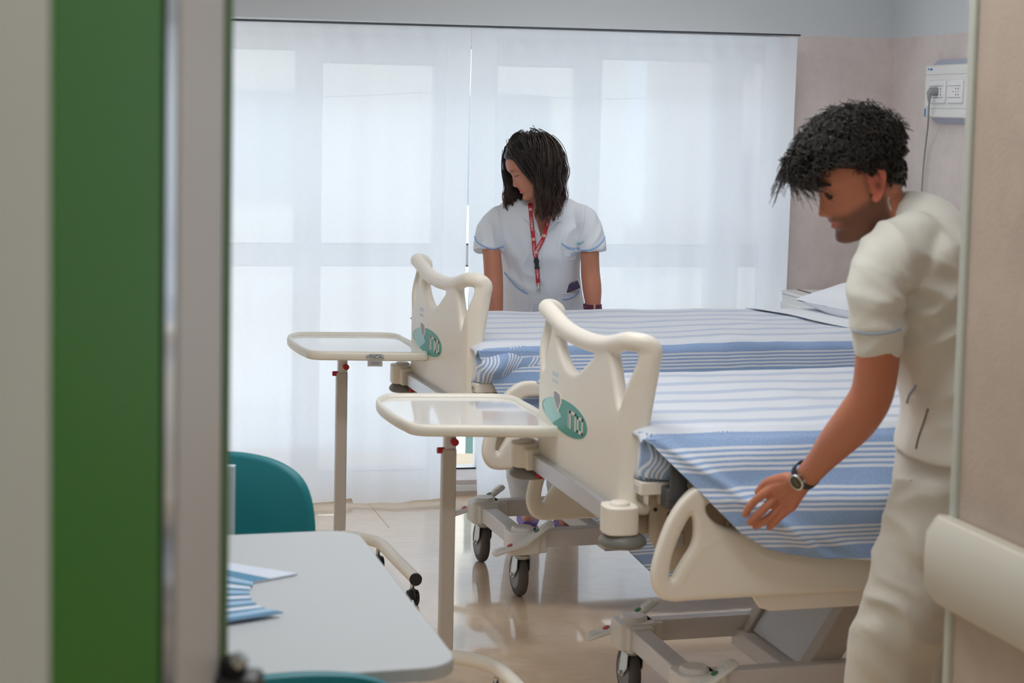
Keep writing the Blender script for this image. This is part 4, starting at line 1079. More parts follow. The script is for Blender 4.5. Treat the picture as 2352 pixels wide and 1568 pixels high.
for x in (-1.38, -0.34):
    for y in (-0.86, -0.10):
        q = MB(); q.cyl((x, y, 0.0), (x, y, 0.71), 0.025); make('leg', q, M_steel_paint, parent=tw)
q = MB(); q.box((-0.86, -0.48, 0.69), (1.0, 0.72, 0.04)); make('under_frame', q, M_steel_paint, parent=tw)
M_tealch = mat('teal_vinyl', RGB(0, 116, 128), 0.45)
M_tealdk = mat('teal_chair_edge', RGB(60, 140, 146), 0.4)
def chair(label):
    root = empty('chair'); tag(root, label, 'chair', 'teal chairs at the white table')
    # local: back at y=0 facing +y (seat towards +y)
    R = []
    ol = [(-0.21, 0.0), (-0.222, 0.06), (-0.224, 0.18), (-0.20, 0.27), (-0.14, 0.315), (-0.05, 0.335), (0.05, 0.335), (0.14, 0.315), (0.20, 0.27), (0.224, 0.18), (0.222, 0.06), (0.21, 0.0)]
    pts = [(p.x, p.y) for p in catmull([Vector((a, b, 0)) for a, b in ol], 5, closed=True)]
    q = MB()
    for sc, y in ((0.93, -0.016), (0.985, -0.012), (1.0, 0.0), (0.985, 0.012), (0.93, 0.018)):
        R.append([(a * sc, y - 0.35 * a * a * 0 + 0.9 * a * a, 0.47 + 0.165 + (b - 0.165) * sc) for a, b in pts])
    q.rings(R); make('backrest', q, M_tealch, parent=root, smooth=50)
    q = MB(); so = rrect(-0.22, 0.22, 0.04, 0.47, 0.07); q.prism(so, 0.43, 0.475); make('seat', q, M_tealch, parent=root, bevel=0.015, seg=3)
    for x, y, dy in ((-0.19, 0.03, -0.06), (0.19, 0.03, -0.06), (-0.19, 0.43, 0.03), (0.19, 0.43, 0.03)):
        q = MB(); q.cyl((x, y, 0.44), (x, y + dy, 0.0), 0.011); make('leg', q, M_alu, parent=root)
    for x in (-0.15, 0.15):
        q = MB(); q.tube([(x, 0.06, 0.43), (x, -0.005, 0.5), (x, 0.0, 0.6)], 0.010, 10); make('back_frame', q, M_alu, parent=root)
    return root
chA = chair('teal chair across the white table, against the curtain'); chB = copy_tree(chA); chB['label'] = 'teal chair at the near side of the white table, only its back showing'
pA = Z(541, 1215, 0.74); pA = D(545, 1200, 4.33)
chA.location = (pA.x - 0.02, 4.33, 0); chA.rotation_euler = (0, 0, TB + pi - 0.35)
pB = D(690, 1560, 2.66); chB.location = (pB.x - 0.02, 2.62, 0); chB.rotation_euler = (0, 0, TB + 0.05)
q = MB(); a = D(529, 1160, 4.05); q.box((a.x - 0.018, 4.05, 0.72), (0.058, 0.02, 0.22)); q.box((a.x - 0.018, 4.06, 0.31), (0.05, 0.02, 0.62))
tag(make('clear_stand', q, mat('pale_blue_clear_plastic', RGB(168, 190, 200), 0.15, coat=0.5), bevel=0.002), 'narrow pale clear plastic stand beside the far teal chair', 'stand')
# leaflets fanned on the table
M_lf = [mat('leaflet_white', RGB(206, 216, 232), 0.5), mat('leaflet_blue', RGB(70, 132, 168), 0.5), mat('leaflet_pale_blue', RGB(150, 184, 216), 0.5)]
ends = [((522, 1292), (684, 1317), (580, 1337), (520, 1322)), ((520, 1323), (582, 1337), (578, 1347), (520, 1340)), ((520, 1341), (576, 1348), (572, 1357), (520, 1355)), ((520, 1356), (572, 1358), (573, 1367), (520, 1369)),
        ((520, 1370), (573, 1368), (578, 1378), (520, 1382)), ((520, 1383), (578, 1379), (590, 1389), (520, 1397)), ((520, 1398), (592, 1390), (612, 1399), (520, 1411)), ((520, 1412), (606, 1398), (650, 1406), (520, 1426))]
LN = ['topmost of the fan, pointing furthest right', 'second from the far end of the fan', 'third from the far end of the fan', 'fourth from the far end of the fan', 'fourth from the near end of the fan', 'third from the near end of the fan', 'second from the near end of the fan', 'nearest the camera, with a pointed tip']
for i, qd in enumerate(ends):
    q = MB(); zb_ = 0.7415 + 0.0008 * i
    c4 = [Z(x, y, zb_ + 0.002) for x, y in qd]
    e0 = (c4[0] - c4[1]); e1 = c4[3] - c4[2]
    c4[0] = c4[0] + e0.normalized() * 0.10; c4[3] = c4[3] + e1.normalized() * 0.10
    lo = [Vector((p.x, p.y, zb_)) for p in c4]; mid = [(a + Vector((0, 0, 0.003))) for a in lo]
    q.add(lo + mid, [(3,2,1,0),(4,5,6,7),(0,1,5,4),(1,2,6,5),(2,3,7,6),(3,0,4,7)])
    lf = make('leaflet', q, M_lf[0 if i % 2 == 0 else 2]); tag(lf, 'blue and white leaflet on the white table, ' + LN[i], 'leaflet', 'leaflets fanned on the white table')
    b_ = MB(); k0, k1 = 0.62, 1.0
    v0 = [mid[0].lerp(mid[3], k0), mid[1].lerp(mid[2], k0), mid[2].copy(), mid[3].copy()]; up = Vector((0, 0, 0.0004))
    b_.add([p + up for p in v0], [(0, 1, 2, 3)]); make('blue_band', b_, M_lf[1], parent=lf)
# ================================================================== people
def col_attr(me, fn):
    ca = me.color_attributes.new('Col', 'FLOAT_COLOR', 'POINT')
    buf = []
    for v in me.vertices: buf += fn(v.co)
    ca.data.foreach_set('color', buf)
def mixc(a, b, t): return [a[i] + (b[i] - a[i]) * t for i in range(3)] + [1.0]
def ss(a, b, x):
    t = min(1, max(0, (x - a) / (b - a))); return t * t * (3 - 2 * t)
def limb(mb, joints, n=20, ref=None, caps=True, sub=4):
    "joints: (point, r) or (point, (ra, rb)); smooth tapering tube with rounded ends"
    P = [Vector(j[0]) for j in joints]; Rr = [(j[1], j[1]) if not isinstance(j[1], tuple) else j[1] for j in joints]
    pts = catmull(P, sub); rr = [(v.x, v.y) for v in catmull([Vector((a, b, 0)) for a, b in Rr], sub)]
    if caps:
        d0 = (pts[0] - pts[1]).normalized(); d1 = (pts[-1] - pts[-2]).normalized()
        a = [(pts[0] + d0 * rr[0][0] * k, (rr[0][0] * s, rr[0][1] * s)) for k, s in ((0.95, 0.25), (0.8, 0.6), (0.45, 0.89))]
        b = [(pts[-1] + d1 * rr[-1][0] * k, (rr[-1][0] * s, rr[-1][1] * s)) for k, s in ((0.45, 0.89), (0.8, 0.6), (0.95, 0.25))]
        pts = [p for p, _ in a] + pts + [p for p, _ in b]; rr = [q for _, q in a] + rr + [q for _, q in b]
    mb.tube(pts, rr, n, ref=ref)
def stack(mb, R, n=36, sub=4, power=2.3):
    "torso: R = list of (centre, half-depth, half-width, forward, left) ellipse rings, smoothly interpolated"
    C = catmull([r[0] for r in R], sub); S = catmull([Vector((r[1], r[2], 0)) for r in R], sub)
    Fw = catmull([r[3] for r in R], sub); Lf = catmull([r[4] for r in R], sub)
    rings = []
    for c, s, f, l in zip(C, S, Fw, Lf):
        f = f.normalized(); l = l.normalized(); ring = []
        for i in range(n):
            a = 2*pi*i/n; ca, sa = cos(a), sin(a); e = 2.0 / power
            ring.append(c + f * (s.x * abs(ca)**e * (1 if ca >= 0 else -1)) + l * (s.y * abs(sa)**e * (1 if sa >= 0 else -1)))
        rings.append(ring)
    mb.rings(rings)
HP_M = [(-.120, .058, .020, .018), (-.116, .076, -.005, .030), (-.108, .084, -.020, .040), (-.098, .084, -.040, .048), (-.086, .079, -.055, .054), (-.074, .084, -.066, .059), (-.066, .080, -.072, .061), (-.060, .085, -.078, .064),
        (-.050, .082, -.086, .067), (-.035, .080, -.094, .070), (-.020, .079, -.100, .073), (-.005, .080, -.104, .075), (.008, .084, -.107, .0765), (.020, .092, -.109, .078), (.035, .094, -.109, .078), (.055, .088, -.107, .077), (.075, .073, -.099, .072), (.092, .052, -.084, .062), (.106, .025, -.062, .045), (.115, -.004, -.036, .022), (.118, -.018, -.022, .006)]
def head_mesh(mb, M, prof=HP_M, nose=1.0, female=False):
    n = 72; L = []
    zs = []; K = 70; z0, z1 = prof[0][0], prof[-1][0]
    rings = []
    for k in range(K + 1):
        t = k / K; z = z0 + (z1 - z0) * (0.5 - 0.5 * cos(pi * t)) * 1.0
        f = interp(z, [(p[0], p[1]) for p in prof]); b = interp(z, [(p[0], p[2]) for p in prof]); w = interp(z, [(p[0], p[3]) for p in prof])
        ring = []
        for i in range(n):
            a = 2*pi*i/n
            # pack samples towards the face
            a = a - 0.35 * sin(a); cx_, cy_ = cos(a), sin(a)
            ctr = b + (f - b) * 0.52
            ax = (f - ctr) if cx_ >= 0 else (ctr - b)
            e = 2 / 2.25
            x = ctr + ax * abs(cx_)**e * (1 if cx_ >= 0 else -1); y = w * abs(cy_)**e * (1 if cy_ >= 0 else -1)
            fr = ss(0.2, 0.9, cx_)
            if fr > 0:
                # nose
                A = interp(z, [(-.056, 0), (-.050, .004), (-.045, .018), (-.038, .0255), (-.030, .0225), (-.015, .0145), (0.0, .0075), (.010, .0035), (.02, 0)]) * nose
                wy = interp(z, [(-.050, .016), (-.040, .0135), (-.025, .010), (.0, .0085), (.02, .012)])
                x += A * math.exp(-(y / wy) ** 2)
                x += 0.006 * math.exp(-((abs(y) - .013) / .006) ** 2 - ((z + .045) / .007) ** 2)        # nostril wings
                x += 0.0055 * math.exp(-(y / .021) ** 2 - ((z + .0625) / .0045) ** 2) + 0.0065 * math.exp(-(y / .018) ** 2 - ((z + .0735) / .0048) ** 2)
                x -= 0.0045 * math.exp(-(y / .022) ** 2 - ((z + .068) / .0022) ** 2) + 0.004 * math.exp(-(y / .02) ** 2 - ((z + .084) / .005) ** 2)
                x += 0.004 * math.exp(-(y / .018) ** 2 - ((z + .102) / .012) ** 2)
                x += 0.0045 * math.exp(-((abs(y) - .028) / .022) ** 2 - ((z - .021) / .007) ** 2) * (0.5 if female else 1)
                x -= 0.0055 * math.exp(-((abs(y) - .032) / .017) ** 2 - ((z - .002) / .012) ** 2)
                x += 0.0050 * math.exp(-((abs(y) - .032) / .015) ** 2 - ((z - .001) / .008) ** 2)        # lids over the eyeballs
                x += 0.003 * math.exp(-((abs(y) - .045) / .016) ** 2 - ((z + .03) / .014) ** 2)
            ring.append(M @ Vector((x, y, z)))
        rings.append(ring)
    mb.rings(rings)
def ear(mb, M, side, s=1.0):
    O = Vector((.006, .0785 * side, -.012)); t = radians(-12)
    ex = Vector((cos(t) * 1, 0.35 * side * -1, sin(t))); ex = Vector((-1, 0.45 * side, 0)).normalized(); ez = Vector((-0.22, 0, 1)).normalized()
    P = [O + ex * a * s + ez * b * s for a, b in ((0.0, -.022), (.004, -.030), (.012, -.030), (.019, -.020), (.026, -.004), (.031, .012), (.029, .024), (.020, .032), (.009, .032), (.001, .024), (-.002, .012))]
    mb.tube([M @ p for p in catmull(P, 4)], [0.0048] * (len(P)*4 - 3), 8)
    P = [O + ex * a * s + ez * b * s for a, b in ((.006, -.012), (.014, -.012), (.019, .0), (.020, .012), (.014, .020), (.007, .018))]
    mb.tube([M @ p for p in catmull(P, 4)], [0.003] * (len(P)*4 - 3), 8)
    R3 = Matrix((ex, ex.cross(ez).normalized(), ez)).transposed()
    mb.ell(M @ (O + ex * .013 * s + ez * 0.002), (.019*s, .0035, .030*s), M.to_3x3() @ R3, 16, 10)
def frame(fwd, up, o):
    x = fwd.normalized(); z = (up - x * up.dot(x)).normalized(); y = z.cross(x)
    return Matrix(((x.x, y.x, z.x, o.x), (x.y, y.y, z.y, o.y), (x.z, y.z, z.z, o.z), (0, 0, 0, 1)))
def folds(me, amp, f1=9.0, seed=0.0, dirs=None, freq=30):
    "cloth folds: noise stretched along given directions"
    me.update()
    nrm = [v.normal.copy() for v in me.vertices]
    for v, nn in zip(me.vertices, nrm):
        p = v.co; h = 0
        q = Vector((p.x * f1 + seed, p.y * f1, p.z * f1 * 0.45)); h += noise.noise(q) * 0.6
        if dirs:
            for d, c, rad, fr, a in dirs:
                w = math.exp(-((p - c).length / rad) ** 2)
                if w > 0.02:
                    h += a * w * (1 - abs(sin(p.dot(d) * fr + 1.5 * noise.noise(p * 9)))) * 1.6 - a * w * 0.5
        h += 0.25 * noise.noise(q * 2.7)
        v.co = p + nn * (h * amp)
def hand(mb, wrist, mcp, fingers, thumb, r=0.0092, wr=(0.027, 0.019), ref=None):
    "palm from wrist to knuckles, each finger a tapering chain"
    mid = sum(mcp, Vector()) / 4
    for i, m in enumerate(mcp):
        limb(mb, [(wrist + (m - mid) * 0.35, 0.014), (wrist.lerp(m, 0.5) + (m - mid) * 0.06, 0.0145), (m, 0.0115)], 12)
    for i in range(3):
        limb(mb, [(wrist.lerp(mcp[i], 0.4), .013), (wrist.lerp(mcp[i+1], 0.85).lerp(mcp[i], 0.5), .011)], 10)
    for i, (m, f) in enumerate(zip(mcp, fingers)):
        rr = r * (1, 1.03, 0.98, 0.85)[i]
        chain = [(wrist.lerp(m, 0.85), rr * 1.1), (m, rr * 1.12)] + [(p, rr * k) for p, k in zip(f, (1.02, 0.94, 0.80))]
        limb(mb, chain, 12, sub=4)
    limb(mb, [(thumb[0], 0.015)] + [(p, q) for p, q in zip(thumb[1:], (0.0115, 0.0098))], 12)
M_skin = mat('skin', (0.5, 0.3, 0.2, 1), 0.48, attr=True, sss=0.12, bump=0.0003, bump_scale=500)
M_hair = mat('hair', (0.02, 0.015, 0.012, 1), 0.40, attr=True, spec=0.35)
M_tunicm = mat('offwhite_cotton', RGB(218, 218, 210), 0.8, bump=0.0006, bump_scale=60, sheen=0.2)
M_tunicw = mat('white_tunic_cotton', RGB(212, 217, 224), 0.8, bump=0.0006, bump_scale=60, sheen=0.2)
M_trs = mat('offwhite_trousers', RGB(198, 195, 184), 0.8, bump=0.0006, bump_scale=60, sheen=0.2)
M_pipe = mat('blue_piping', RGB(120, 168, 222), 0.7)
M_brow = mat('dark_brow', RGB(34, 24, 20), 0.7)
def obj_from(name, me, m, parent=None, smooth=180):
    me.name = name; me.materials.clear(); me.materials.append(m); me.polygons.foreach_set('use_smooth', [True]*len(me.polygons))
    if smooth < 180: me.set_sharp_from_angle(angle=radians(smooth))
    o = bpy.data.objects.new(name, me); COL.objects.link(o)
    if parent: o.parent = parent
    return o
def surf(bv, px, py, off=0.002):
    d = ray(px, py).normalized(); h, n, i, dist = bv.ray_cast(CAMP, d)
    if h is None: return None
    if n.dot(d) > 0: n = -n
    return h + n * off, n
def line_on(bv, pts, r, off=0.001, nseg=6, step=6):
    out = []
    for p in catmull([Vector((a, b, 0)) for a, b in pts], step):
        q = surf(bv, p.x, p.y, off)
        if q: out.append(q[0])
    mb = MB()
    if len(out) > 1: mb.tube(out, r, nseg)
    return mb
def ribbon_on(bv, pts, w, off=0.003, step=8, th=0.0012):
    "strap lying on a surface"
    out = []
    for p in catmull([Vector((a, b, 0)) for a, b in pts], step):
        q = surf(bv, p.x, p.y, off)
        if q: out.append(q)
    mb = MB(); R = []
    # smooth the path so the strap hangs taut
    P = [q[0] for q in out]; N_ = [q[1] for q in out]
    for _ in range(12): P = [P[0]] + [(P[i-1] + P[i] * 2 + P[i+1]) / 4 for i in range(1, len(P)-1)] + [P[-1]]; N_ = [N_[0]] + [(N_[i-1] + N_[i] + N_[i+1]).normalized() for i in range(1, len(N_)-1)] + [N_[-1]]
    for i, (p, n) in enumerate(zip(P, N_)):
        d = (P[min(i+1, len(P)-1)] - P[max(i-1, 0)]).normalized(); n = (n * 0.3 + Vector((0, -1, 0.1)) * 0.7).normalized(); s = d.cross(n).normalized(); n = s.cross(d)
        p = p + n * 0.003
        R.append([p - s * w/2, p + s * w/2, p + s * w/2 + n * th, p - s * w/2 + n * th])
    mb.rings(R)
    return mb, P, N_
def patch_on(bv, poly_fn, nu, nv, off=0.003, th=0.0015):
    "cloth patch: poly_fn(u, v) -> pixel"
    vs = []; ok = True
    for i in range(nu + 1):
        for k in range(nv + 1):
            px, py = poly_fn(i / nu, k / nv); q = surf(bv, px, py, off)
            if q is None: q = (vs[-1] if vs else D(px, py, 6.8), None)
            vs.append(q[0])
    fs = [(i*(nv+1)+k, (i+1)*(nv+1)+k, (i+1)*(nv+1)+k+1, i*(nv+1)+k+1) for i in range(nu) for k in range(nv)]
    mb = MB(); mb.add(vs, fs); return mb

# ------------------------------------------------------------------ the man
def build_man():
    YC = 3.85
    Fm = Vector((-1, 0.06, 0)).normalized(); Lm = Vector((-0.06, -1, 0)).normalized()
    th = radians(24); yw = radians(13)
    HM = frame(Vector((-cos(yw) * cos(th), -sin(yw) * cos(th), -sin(th))), Vector((-cos(yw) * sin(th), -sin(yw) * sin(th), cos(th))), D(1966, 411, YC - 0.01)) @ Matrix.Scale(1.02, 4)
    Ft = Vector((-1, 0.0, -0.25)).normalized()
    b = MB()
    head_mesh(b, HM, nose=1.08); ear(b, HM, 1); ear(b, HM, -1)
    limb(b, [(HM @ Vector((-.030, 0, -.045)), (.058, .052)), (D(2022, 470, YC), (.056, .054)), (D(2062, 520, YC), (.062, .068)), (D(2095, 575, YC), (.07, .09))], 24, ref=(0, -1, 0))
    limb(b, [(HM @ Vector((0.01, 0, -.085)), .034), (D(2005, 515, YC), .036), (D(2050, 560, YC), .045)], 16)
    stack(b, [(D(2100, 520, YC), .06, .10, Ft, Lm), (D(2105, 560, YC), .095, .165, Ft, Lm), (D(2120, 660, YC), .11, .165, Ft, Lm), (D(2160, 800, YC), .10, .145, Ft, Lm), (D(2195, 930, YC), .09, .13, Fm, Lm), (D(2205, 1040, YC), .09, .13, Fm, Lm), (D(2205, 1090, YC), .08, .12, Fm, Lm)])
    for sgn, jn in ((1, [(2040, 575, 3.70), (2020, 690, 3.64), (2017, 800, 3.66), (2004, 900, 3.70), (1968, 962, 3.75), (1925, 1010, 3.82), (1886, 1056, 3.89), (1857, 1090, 3.945)]),):
        rr = [.046, .043, .046, .045, .046, .040, .031, (.0275)]
        limb(b, [(D(*p), r) for p, r in zip(jn, rr)], 24)
    # far arm, reaching to the bed as well
    limb(b, [(D(2100, 575, 3.98), .045), (D(2150, 750, 4.0), .044), (D(2185, 880, 4.0), .040), (D(2200, 940, 3.97), .034), (D(2205, 1000, 3.95), .026)], 20)
    # near hand
    W = D(1852, 1094, 3.955)
    mcp = [D(1774, 1122, 4.02), D(1785, 1139, 4.025), D(1803, 1152, 4.025), D(1819, 1163, 4.02)]
    fg = [[D(1742, 1143, 4.035), D(1723, 1162, 4.05), D(1711, 1181, 4.06)], [D(1757, 1166, 4.03), D(1738, 1184, 4.045), D(1722, 1200, 4.06)], [D(1776, 1180, 4.035), D(1753, 1198, 4.05), D(1735, 1209, 4.065)], [D(1795, 1184, 4.03), D(1779, 1200, 4.045), D(1766, 1212, 4.055)]]
    tm = [D(1808, 1098, 3.99), D(1765, 1107, 4.035), D(1742, 1129, 4.055)]
    hand(b, W, mcp, fg, tm, r=0.0098)
    # far hand flat on the cover behind the forearm
    W2 = D(2215, 1010, 3.94); dd = Vector((-0.07, 0.0, -0.035))
    m2 = [W2 + dd + Vector((0.0, k * 0.016, 0.004)) for k in (-1.5, -.5, .5, 1.5)]
    hand(b, W2, m2, [[m + Vector((-.03, 0, -.02)), m + Vector((-.045, 0, -.035)), m + Vector((-.05, 0, -.055))] for m in m2], [W2 + Vector((-.02, -.02, -.01)), W2 + Vector((-.05, -.045, -.03)), W2 + Vector((-.07, -.05, -.045))])
    # legs
    for yy, kx in ((3.76, 0), (3.98, 70)):
        limb(b, [(D(2200, 1110, yy * 0.5 + 1.925), .07), (D(2140 + kx, 1280, yy), .062), (D(2060 + kx, 1480, yy), .052), (D(2080 + kx, 1700, yy), .05), (D(2110 + kx, 1960, yy), .036)], 20)
    me = voxel(b, 0.0030, 2, 0.5)
    IM = HM.inverted()
    base = RGB(188, 122, 92)[:3]; red = RGB(192, 102, 82)[:3]; beard = RGB(96, 64, 48)[:3]; lip = RGB(186, 98, 92)[:3]; dark = RGB(60, 44, 36)[:3]
    def colr(co):
        p = IM @ co; c = list(base) + [1]
        nz = noise.noise(co * 14) * 0.5 + 0.5
        c = mixc(base, red, 0.25 * nz)
        if p.length < 0.17:
            x, y, z = p; ay = abs(y)
            # beard along jaw and chin, moustache
            jaw = ss(-.030, -.060, z - 0.25 * (0.05 - x) * 0 + 0.0) * ss(-.035, -.005, x) if True else 0
            line = -.048 - 0.50 * max(0, 0.062 - x) * -0.55          # cheek line rises towards the ear
            bd = ss(line + .010, line - .014, z) * ss(-.030, -.012, x)
            sb = math.exp(-((x - .004) / .011) ** 2) * ss(-.07, -.04, z) * ss(.05, .03, z)
            mo = math.exp(-((z + .0555) / .0055) ** 2) * ss(.030, .018, ay) * ss(.07, .08, x)
            ch = math.exp(-((z + .086) / .008) ** 2 - (y / .010) ** 2) * ss(.06, .075, x)
            clear = math.exp(-((z + .068) / .008) ** 2 - (y / .026) ** 2) * ss(.07, .078, x)
            m = min(1, max(bd * (1 - 0.9 * clear), sb, mo * 1.1, ch))
            c = mixc(c, beard, m * (0.72 + 0.25 * nz))
            lp = math.exp(-((z + .068) / .0065) ** 2 - (y / .020) ** 2) * ss(.076, .083, x)
            c = mixc(c, lip, min(1, lp * 1.3) * 0.8)
            er = math.exp(-((ay - .085) / .012) ** 2) * ss(-.05, -.02, z) * ss(.04, .02, z) * ss(.01, -.01, x)
            c = mixc(c, red, 0.6 * er)
            nc = ss(-.015, -.04, x) * ss(-.09, -.045, z) * ss(.05, .085, -x)
            c = mixc(c, dark, 0.6 * nc)
            fd = ss(-.045, -.01, z) * ss(-.01, -.03, x) * 0.85 * ss(.055, .07, ay + max(0, -x - .03))
            c = mixc(c, dark, fd)
            ey = math.exp(-((ay - .033) / .012) ** 2 - ((z + .004) / .0030) ** 2) * ss(.055, .07, x)
            c = mixc(c, dark, 0.3 * ey)
            if ay > .074 and -.05 < z < .03:
                uu = (.006 - x) / .91; ww = (z + .012)
                c = mixc(c, RGB(214, 116, 92)[:3], 0.8 * ss(.074, .082, ay) * (1 if -.012 < uu < .040 else 0))
                c = mixc(c, RGB(96, 46, 34)[:3], 0.85 * math.exp(-((uu - .014) / .008) ** 2 - ((ww + .002) / .011) ** 2))  # ear hollow and fold darkened in the skin colour to imitate shade
                c = mixc(c, RGB(110, 54, 40)[:3], 0.6 * math.exp(-((uu - .024 + .1*ww) / .0035) ** 2 - ((ww - .012) / .012) ** 2))
        return c
    col_attr(me, colr)
    body = obj_from('person', me, M_skin)
    tag(body, 'man in off-white scrubs leaning over the nearer bed, one hand on its blanket', 'person')
    # brows
    q = MB()
    for s_ in (1, -1):
        P = [HM @ Vector((x, y * s_, z)) for x, y, z in ((.0975, .012, .018), (.0985, .022, .024), (.0955, .034, .028), (.0865, .047, .027), (.077, .056, .021))]
        q.tube(catmull(P, 4), [(.0035 * k + .0012, .0055 * k + .001) for k in [sin(pi * min(1, (i + 3) / 20)) for i in range(17)]], 8)
    make('eyebrows', q, M_brow, parent=body)
    # earring
    q = MB(); e0 = HM @ Vector((-.017, .088, -.048)); q.tube([e0 + Vector((0, 0, .004)), e0 + Vector((-.001, -.001, -.006)), e0 + Vector((.003, 0, -.016)), e0 + Vector((.006, 0, -.024))], [.0025, .002, .0028, .002], 8)
    make('earring', q, M_chrome, parent=body)
    # ---- hair
    rnd = random.Random(4)
    q = MB(); HH = []
    def thick(d):
        x, y, z = d        # unit direction from skull centre
        top = ss(-0.05, 0.45, z); fr = ss(-0.2, 0.7, x)
        return 0.004 + 0.022 * top + 0.012 * top * fr
    SK = Vector((-.008, 0, .012))
    def skull(d):
        # radius of skull ellipsoid-ish
        a = Vector((.098 if d.x > 0 else .101, .0785, .107)); return 1 / sqrt((d.x/a.x)**2 + (d.y/a.y)**2 + (d.z/a.z)**2)
    def hairy(d):
        # hairline in direction space
        x, z = d.x, d.z
        lim = interp(x, [(-1, -0.62), (-0.6, -0.60), (-0.30, -0.40), (-0.12, 0.02), (0.0, 0.02), (0.08, -0.02), (0.25, 0.22), (0.6, 0.38), (0.9, 0.50), (1, 0.55)])
        return z - lim
    nu, nv = 90, 60; grid = {}
    vs = []; fs = []
    for j in range(nv + 1):
        el = -pi/2 + pi * j / nv
        for i in range(nu):
            a = 2*pi*i/nu; d = Vector((cos(el)*cos(a), cos(el)*sin(a), sin(el)))
            hv = ss(-0.06, 0.10, hairy(d))
            w = noise.noise(d * 7) * 0.010 * ss(0, 0.5, d.z) + noise.noise(d * 16) * 0.005 * ss(-.2, 0.4, d.z)
            rr = skull(d) - 0.006 + hv * (thick(d) + w + 0.004)
            vs.append(HM @ (SK + d * rr))
    for j in range(nv):
        for i in range(nu): fs.append((j*nu+i, j*nu+(i+1) % nu, (j+1)*nu+(i+1) % nu, (j+1)*nu+i))
    q.add(vs, fs)
    cols = [(0.012, 0.010, 0.009)] * len(q.v)
    N = 0
    while N < 1250:
        u = rnd.uniform(-1, 1); a = rnd.uniform(0, 2*pi); s_ = sqrt(1 - u*u); d = Vector((s_*cos(a), s_*sin(a), u))
        if hairy(d) < 0.03: continue
        topn = ss(0.0, 0.5, d.z); 
        if rnd.random() > 0.35 + 0.65 * topn: continue
        N += 1
        p = SK + d * (skull(d) + thick(d) * 0.75 + 0.001)
        L = 0.007 + 0.026 * topn * rnd.uniform(0.5, 1.2)
        fr = ss(0.35, 0.8, d.x) * ss(0.2, 0.5, d.z)
        L += 0.030 * fr * rnd.uniform(0.3, 1.2)
        t1 = d.cross(Vector((rnd.uniform(-1, 1), rnd.uniform(-1, 1), rnd.uniform(-1, 1)))).normalized(); t2 = d.cross(t1)
        if d.z > 0.2: fwd = Vector((1, 0, 0))
        else: fwd = Vector((-0.3, 0, -1))
        R0 = rnd.uniform(0.008, 0.013) * (0.2 + 0.8 * topn); turns = rnd.uniform(1.2, 2.0); ph = rnd.uniform(0, 6.28)
        n_ = 14; pts = []
        for k in range(n_):
            t = k / (n_ - 1)
            c = p + (d * (0.35 + 0.4 * topn) + (fwd - d * fwd.dot(d)) * 0.9).normalized() * L * t + Vector((0.35, 0, -0.9)) * fr * L * 0.9 * t * t
            pts.append(HM @ (c + t1 * R0 * (cos(ph + turns*2*pi*t) - cos(ph)) + t2 * R0 * (sin(ph + turns*2*pi*t) - sin(ph))))
        r0 = 0.0021
        q.tube(pts, [r0 * (1.1 - 0.8 * k / (n_-1)) for k in range(n_)], 4)
        cc = rnd.choice([(0.007, 0.006, 0.006), (0.012, 0.010, 0.009), (0.030, 0.023, 0.018), (0.018, 0.015, 0.014)])
        cols += [cc] * (len(q.v) - len(cols))
    # forelock
    for k in range(230):
        root = Vector((.092 + rnd.uniform(-.02, .012), rnd.uniform(-.055, .055), .082 + rnd.uniform(-.02, .02)))
        L = rnd.uniform(.045, .085); R0 = rnd.uniform(.006, .011); ph = rnd.uniform(0, 6.28); pts = []
        for j in range(14):
            t = j / 13
            c = root + Vector((0.040 * sin(t * 1.9) - 0.030 * t * t, 0, -L * t * t * 0.95 + 0.006 * sin(t * 3.1)))
            pts.append(HM @ (c + Vector((R0 * (cos(ph + 8 * t) - cos(ph)), R0 * sin(ph + 8 * t) * 1.2, R0 * (sin(ph + 8*t) - sin(ph))))))
        q.tube(pts, [.0016 * (1.1 - 0.85 * j / 13) for j in range(14)], 4)
        cc = rnd.choice([(0.013, 0.011, 0.010), (0.022, 0.017, 0.014), (0.04, 0.03, 0.025)]); cols += [cc] * (len(q.v) - len(cols))
    ho = make('hair', q, M_hair, parent=body, smooth=180, recalc=False)
    ca = ho.data.color_attributes.new('Col', 'FLOAT_COLOR', 'POINT'); ca.data.foreach_set('color', [x for c in cols for x in (c[0], c[1], c[2], 1.0)])
    # ---- tunic
    t = MB()
    stack(t, [(D(2048, 476, YC), .049, .058, Vector((-.60, 0, -.80)), Lm), (D(2062, 484, YC), .056, .068, Vector((-.62, 0, -.78)), Lm), (D(2084, 502, YC), .080, .115, Vector((-.70, 0, -.71)), Lm), (D(2106, 535, YC), .114, .175, Ft, Lm), (D(2108, 580, YC), .135, .205, Ft, Lm), (D(2122, 680, YC), .138, .200, Ft, Lm), (D(2150, 770, YC), .128, .180, Ft, Lm),
              (D(2178, 860, YC), .117, .172, Fm, Lm), (D(2196, 940, YC), .118, .178, Fm, Lm), (D(2200, 1010, YC), .132, .190, Fm, Lm), (D(2200, 1040, YC), .134, .192, Fm, Lm)], n=44, power=2.2)
    limb(t, [(D(2100, 560, 3.73), .068), (D(2048, 594, 3.685), .075), (D(2012, 660, 3.65), .064), (D(2014, 730, 3.65), .060), (D(2017, 778, 3.66), .0575)], 28)
    t.cyl(D(2017, 770, 3.66), D(2018, 790, 3.662), .0572, .0570, n=32)
    limb(t, [(D(2075, 545, 3.98), .078), (D(2040, 640, 4.06), .066), (D(2032, 770, 4.09), .060)], 24)
    me = voxel(t, 0.0065, 6, 0.5)
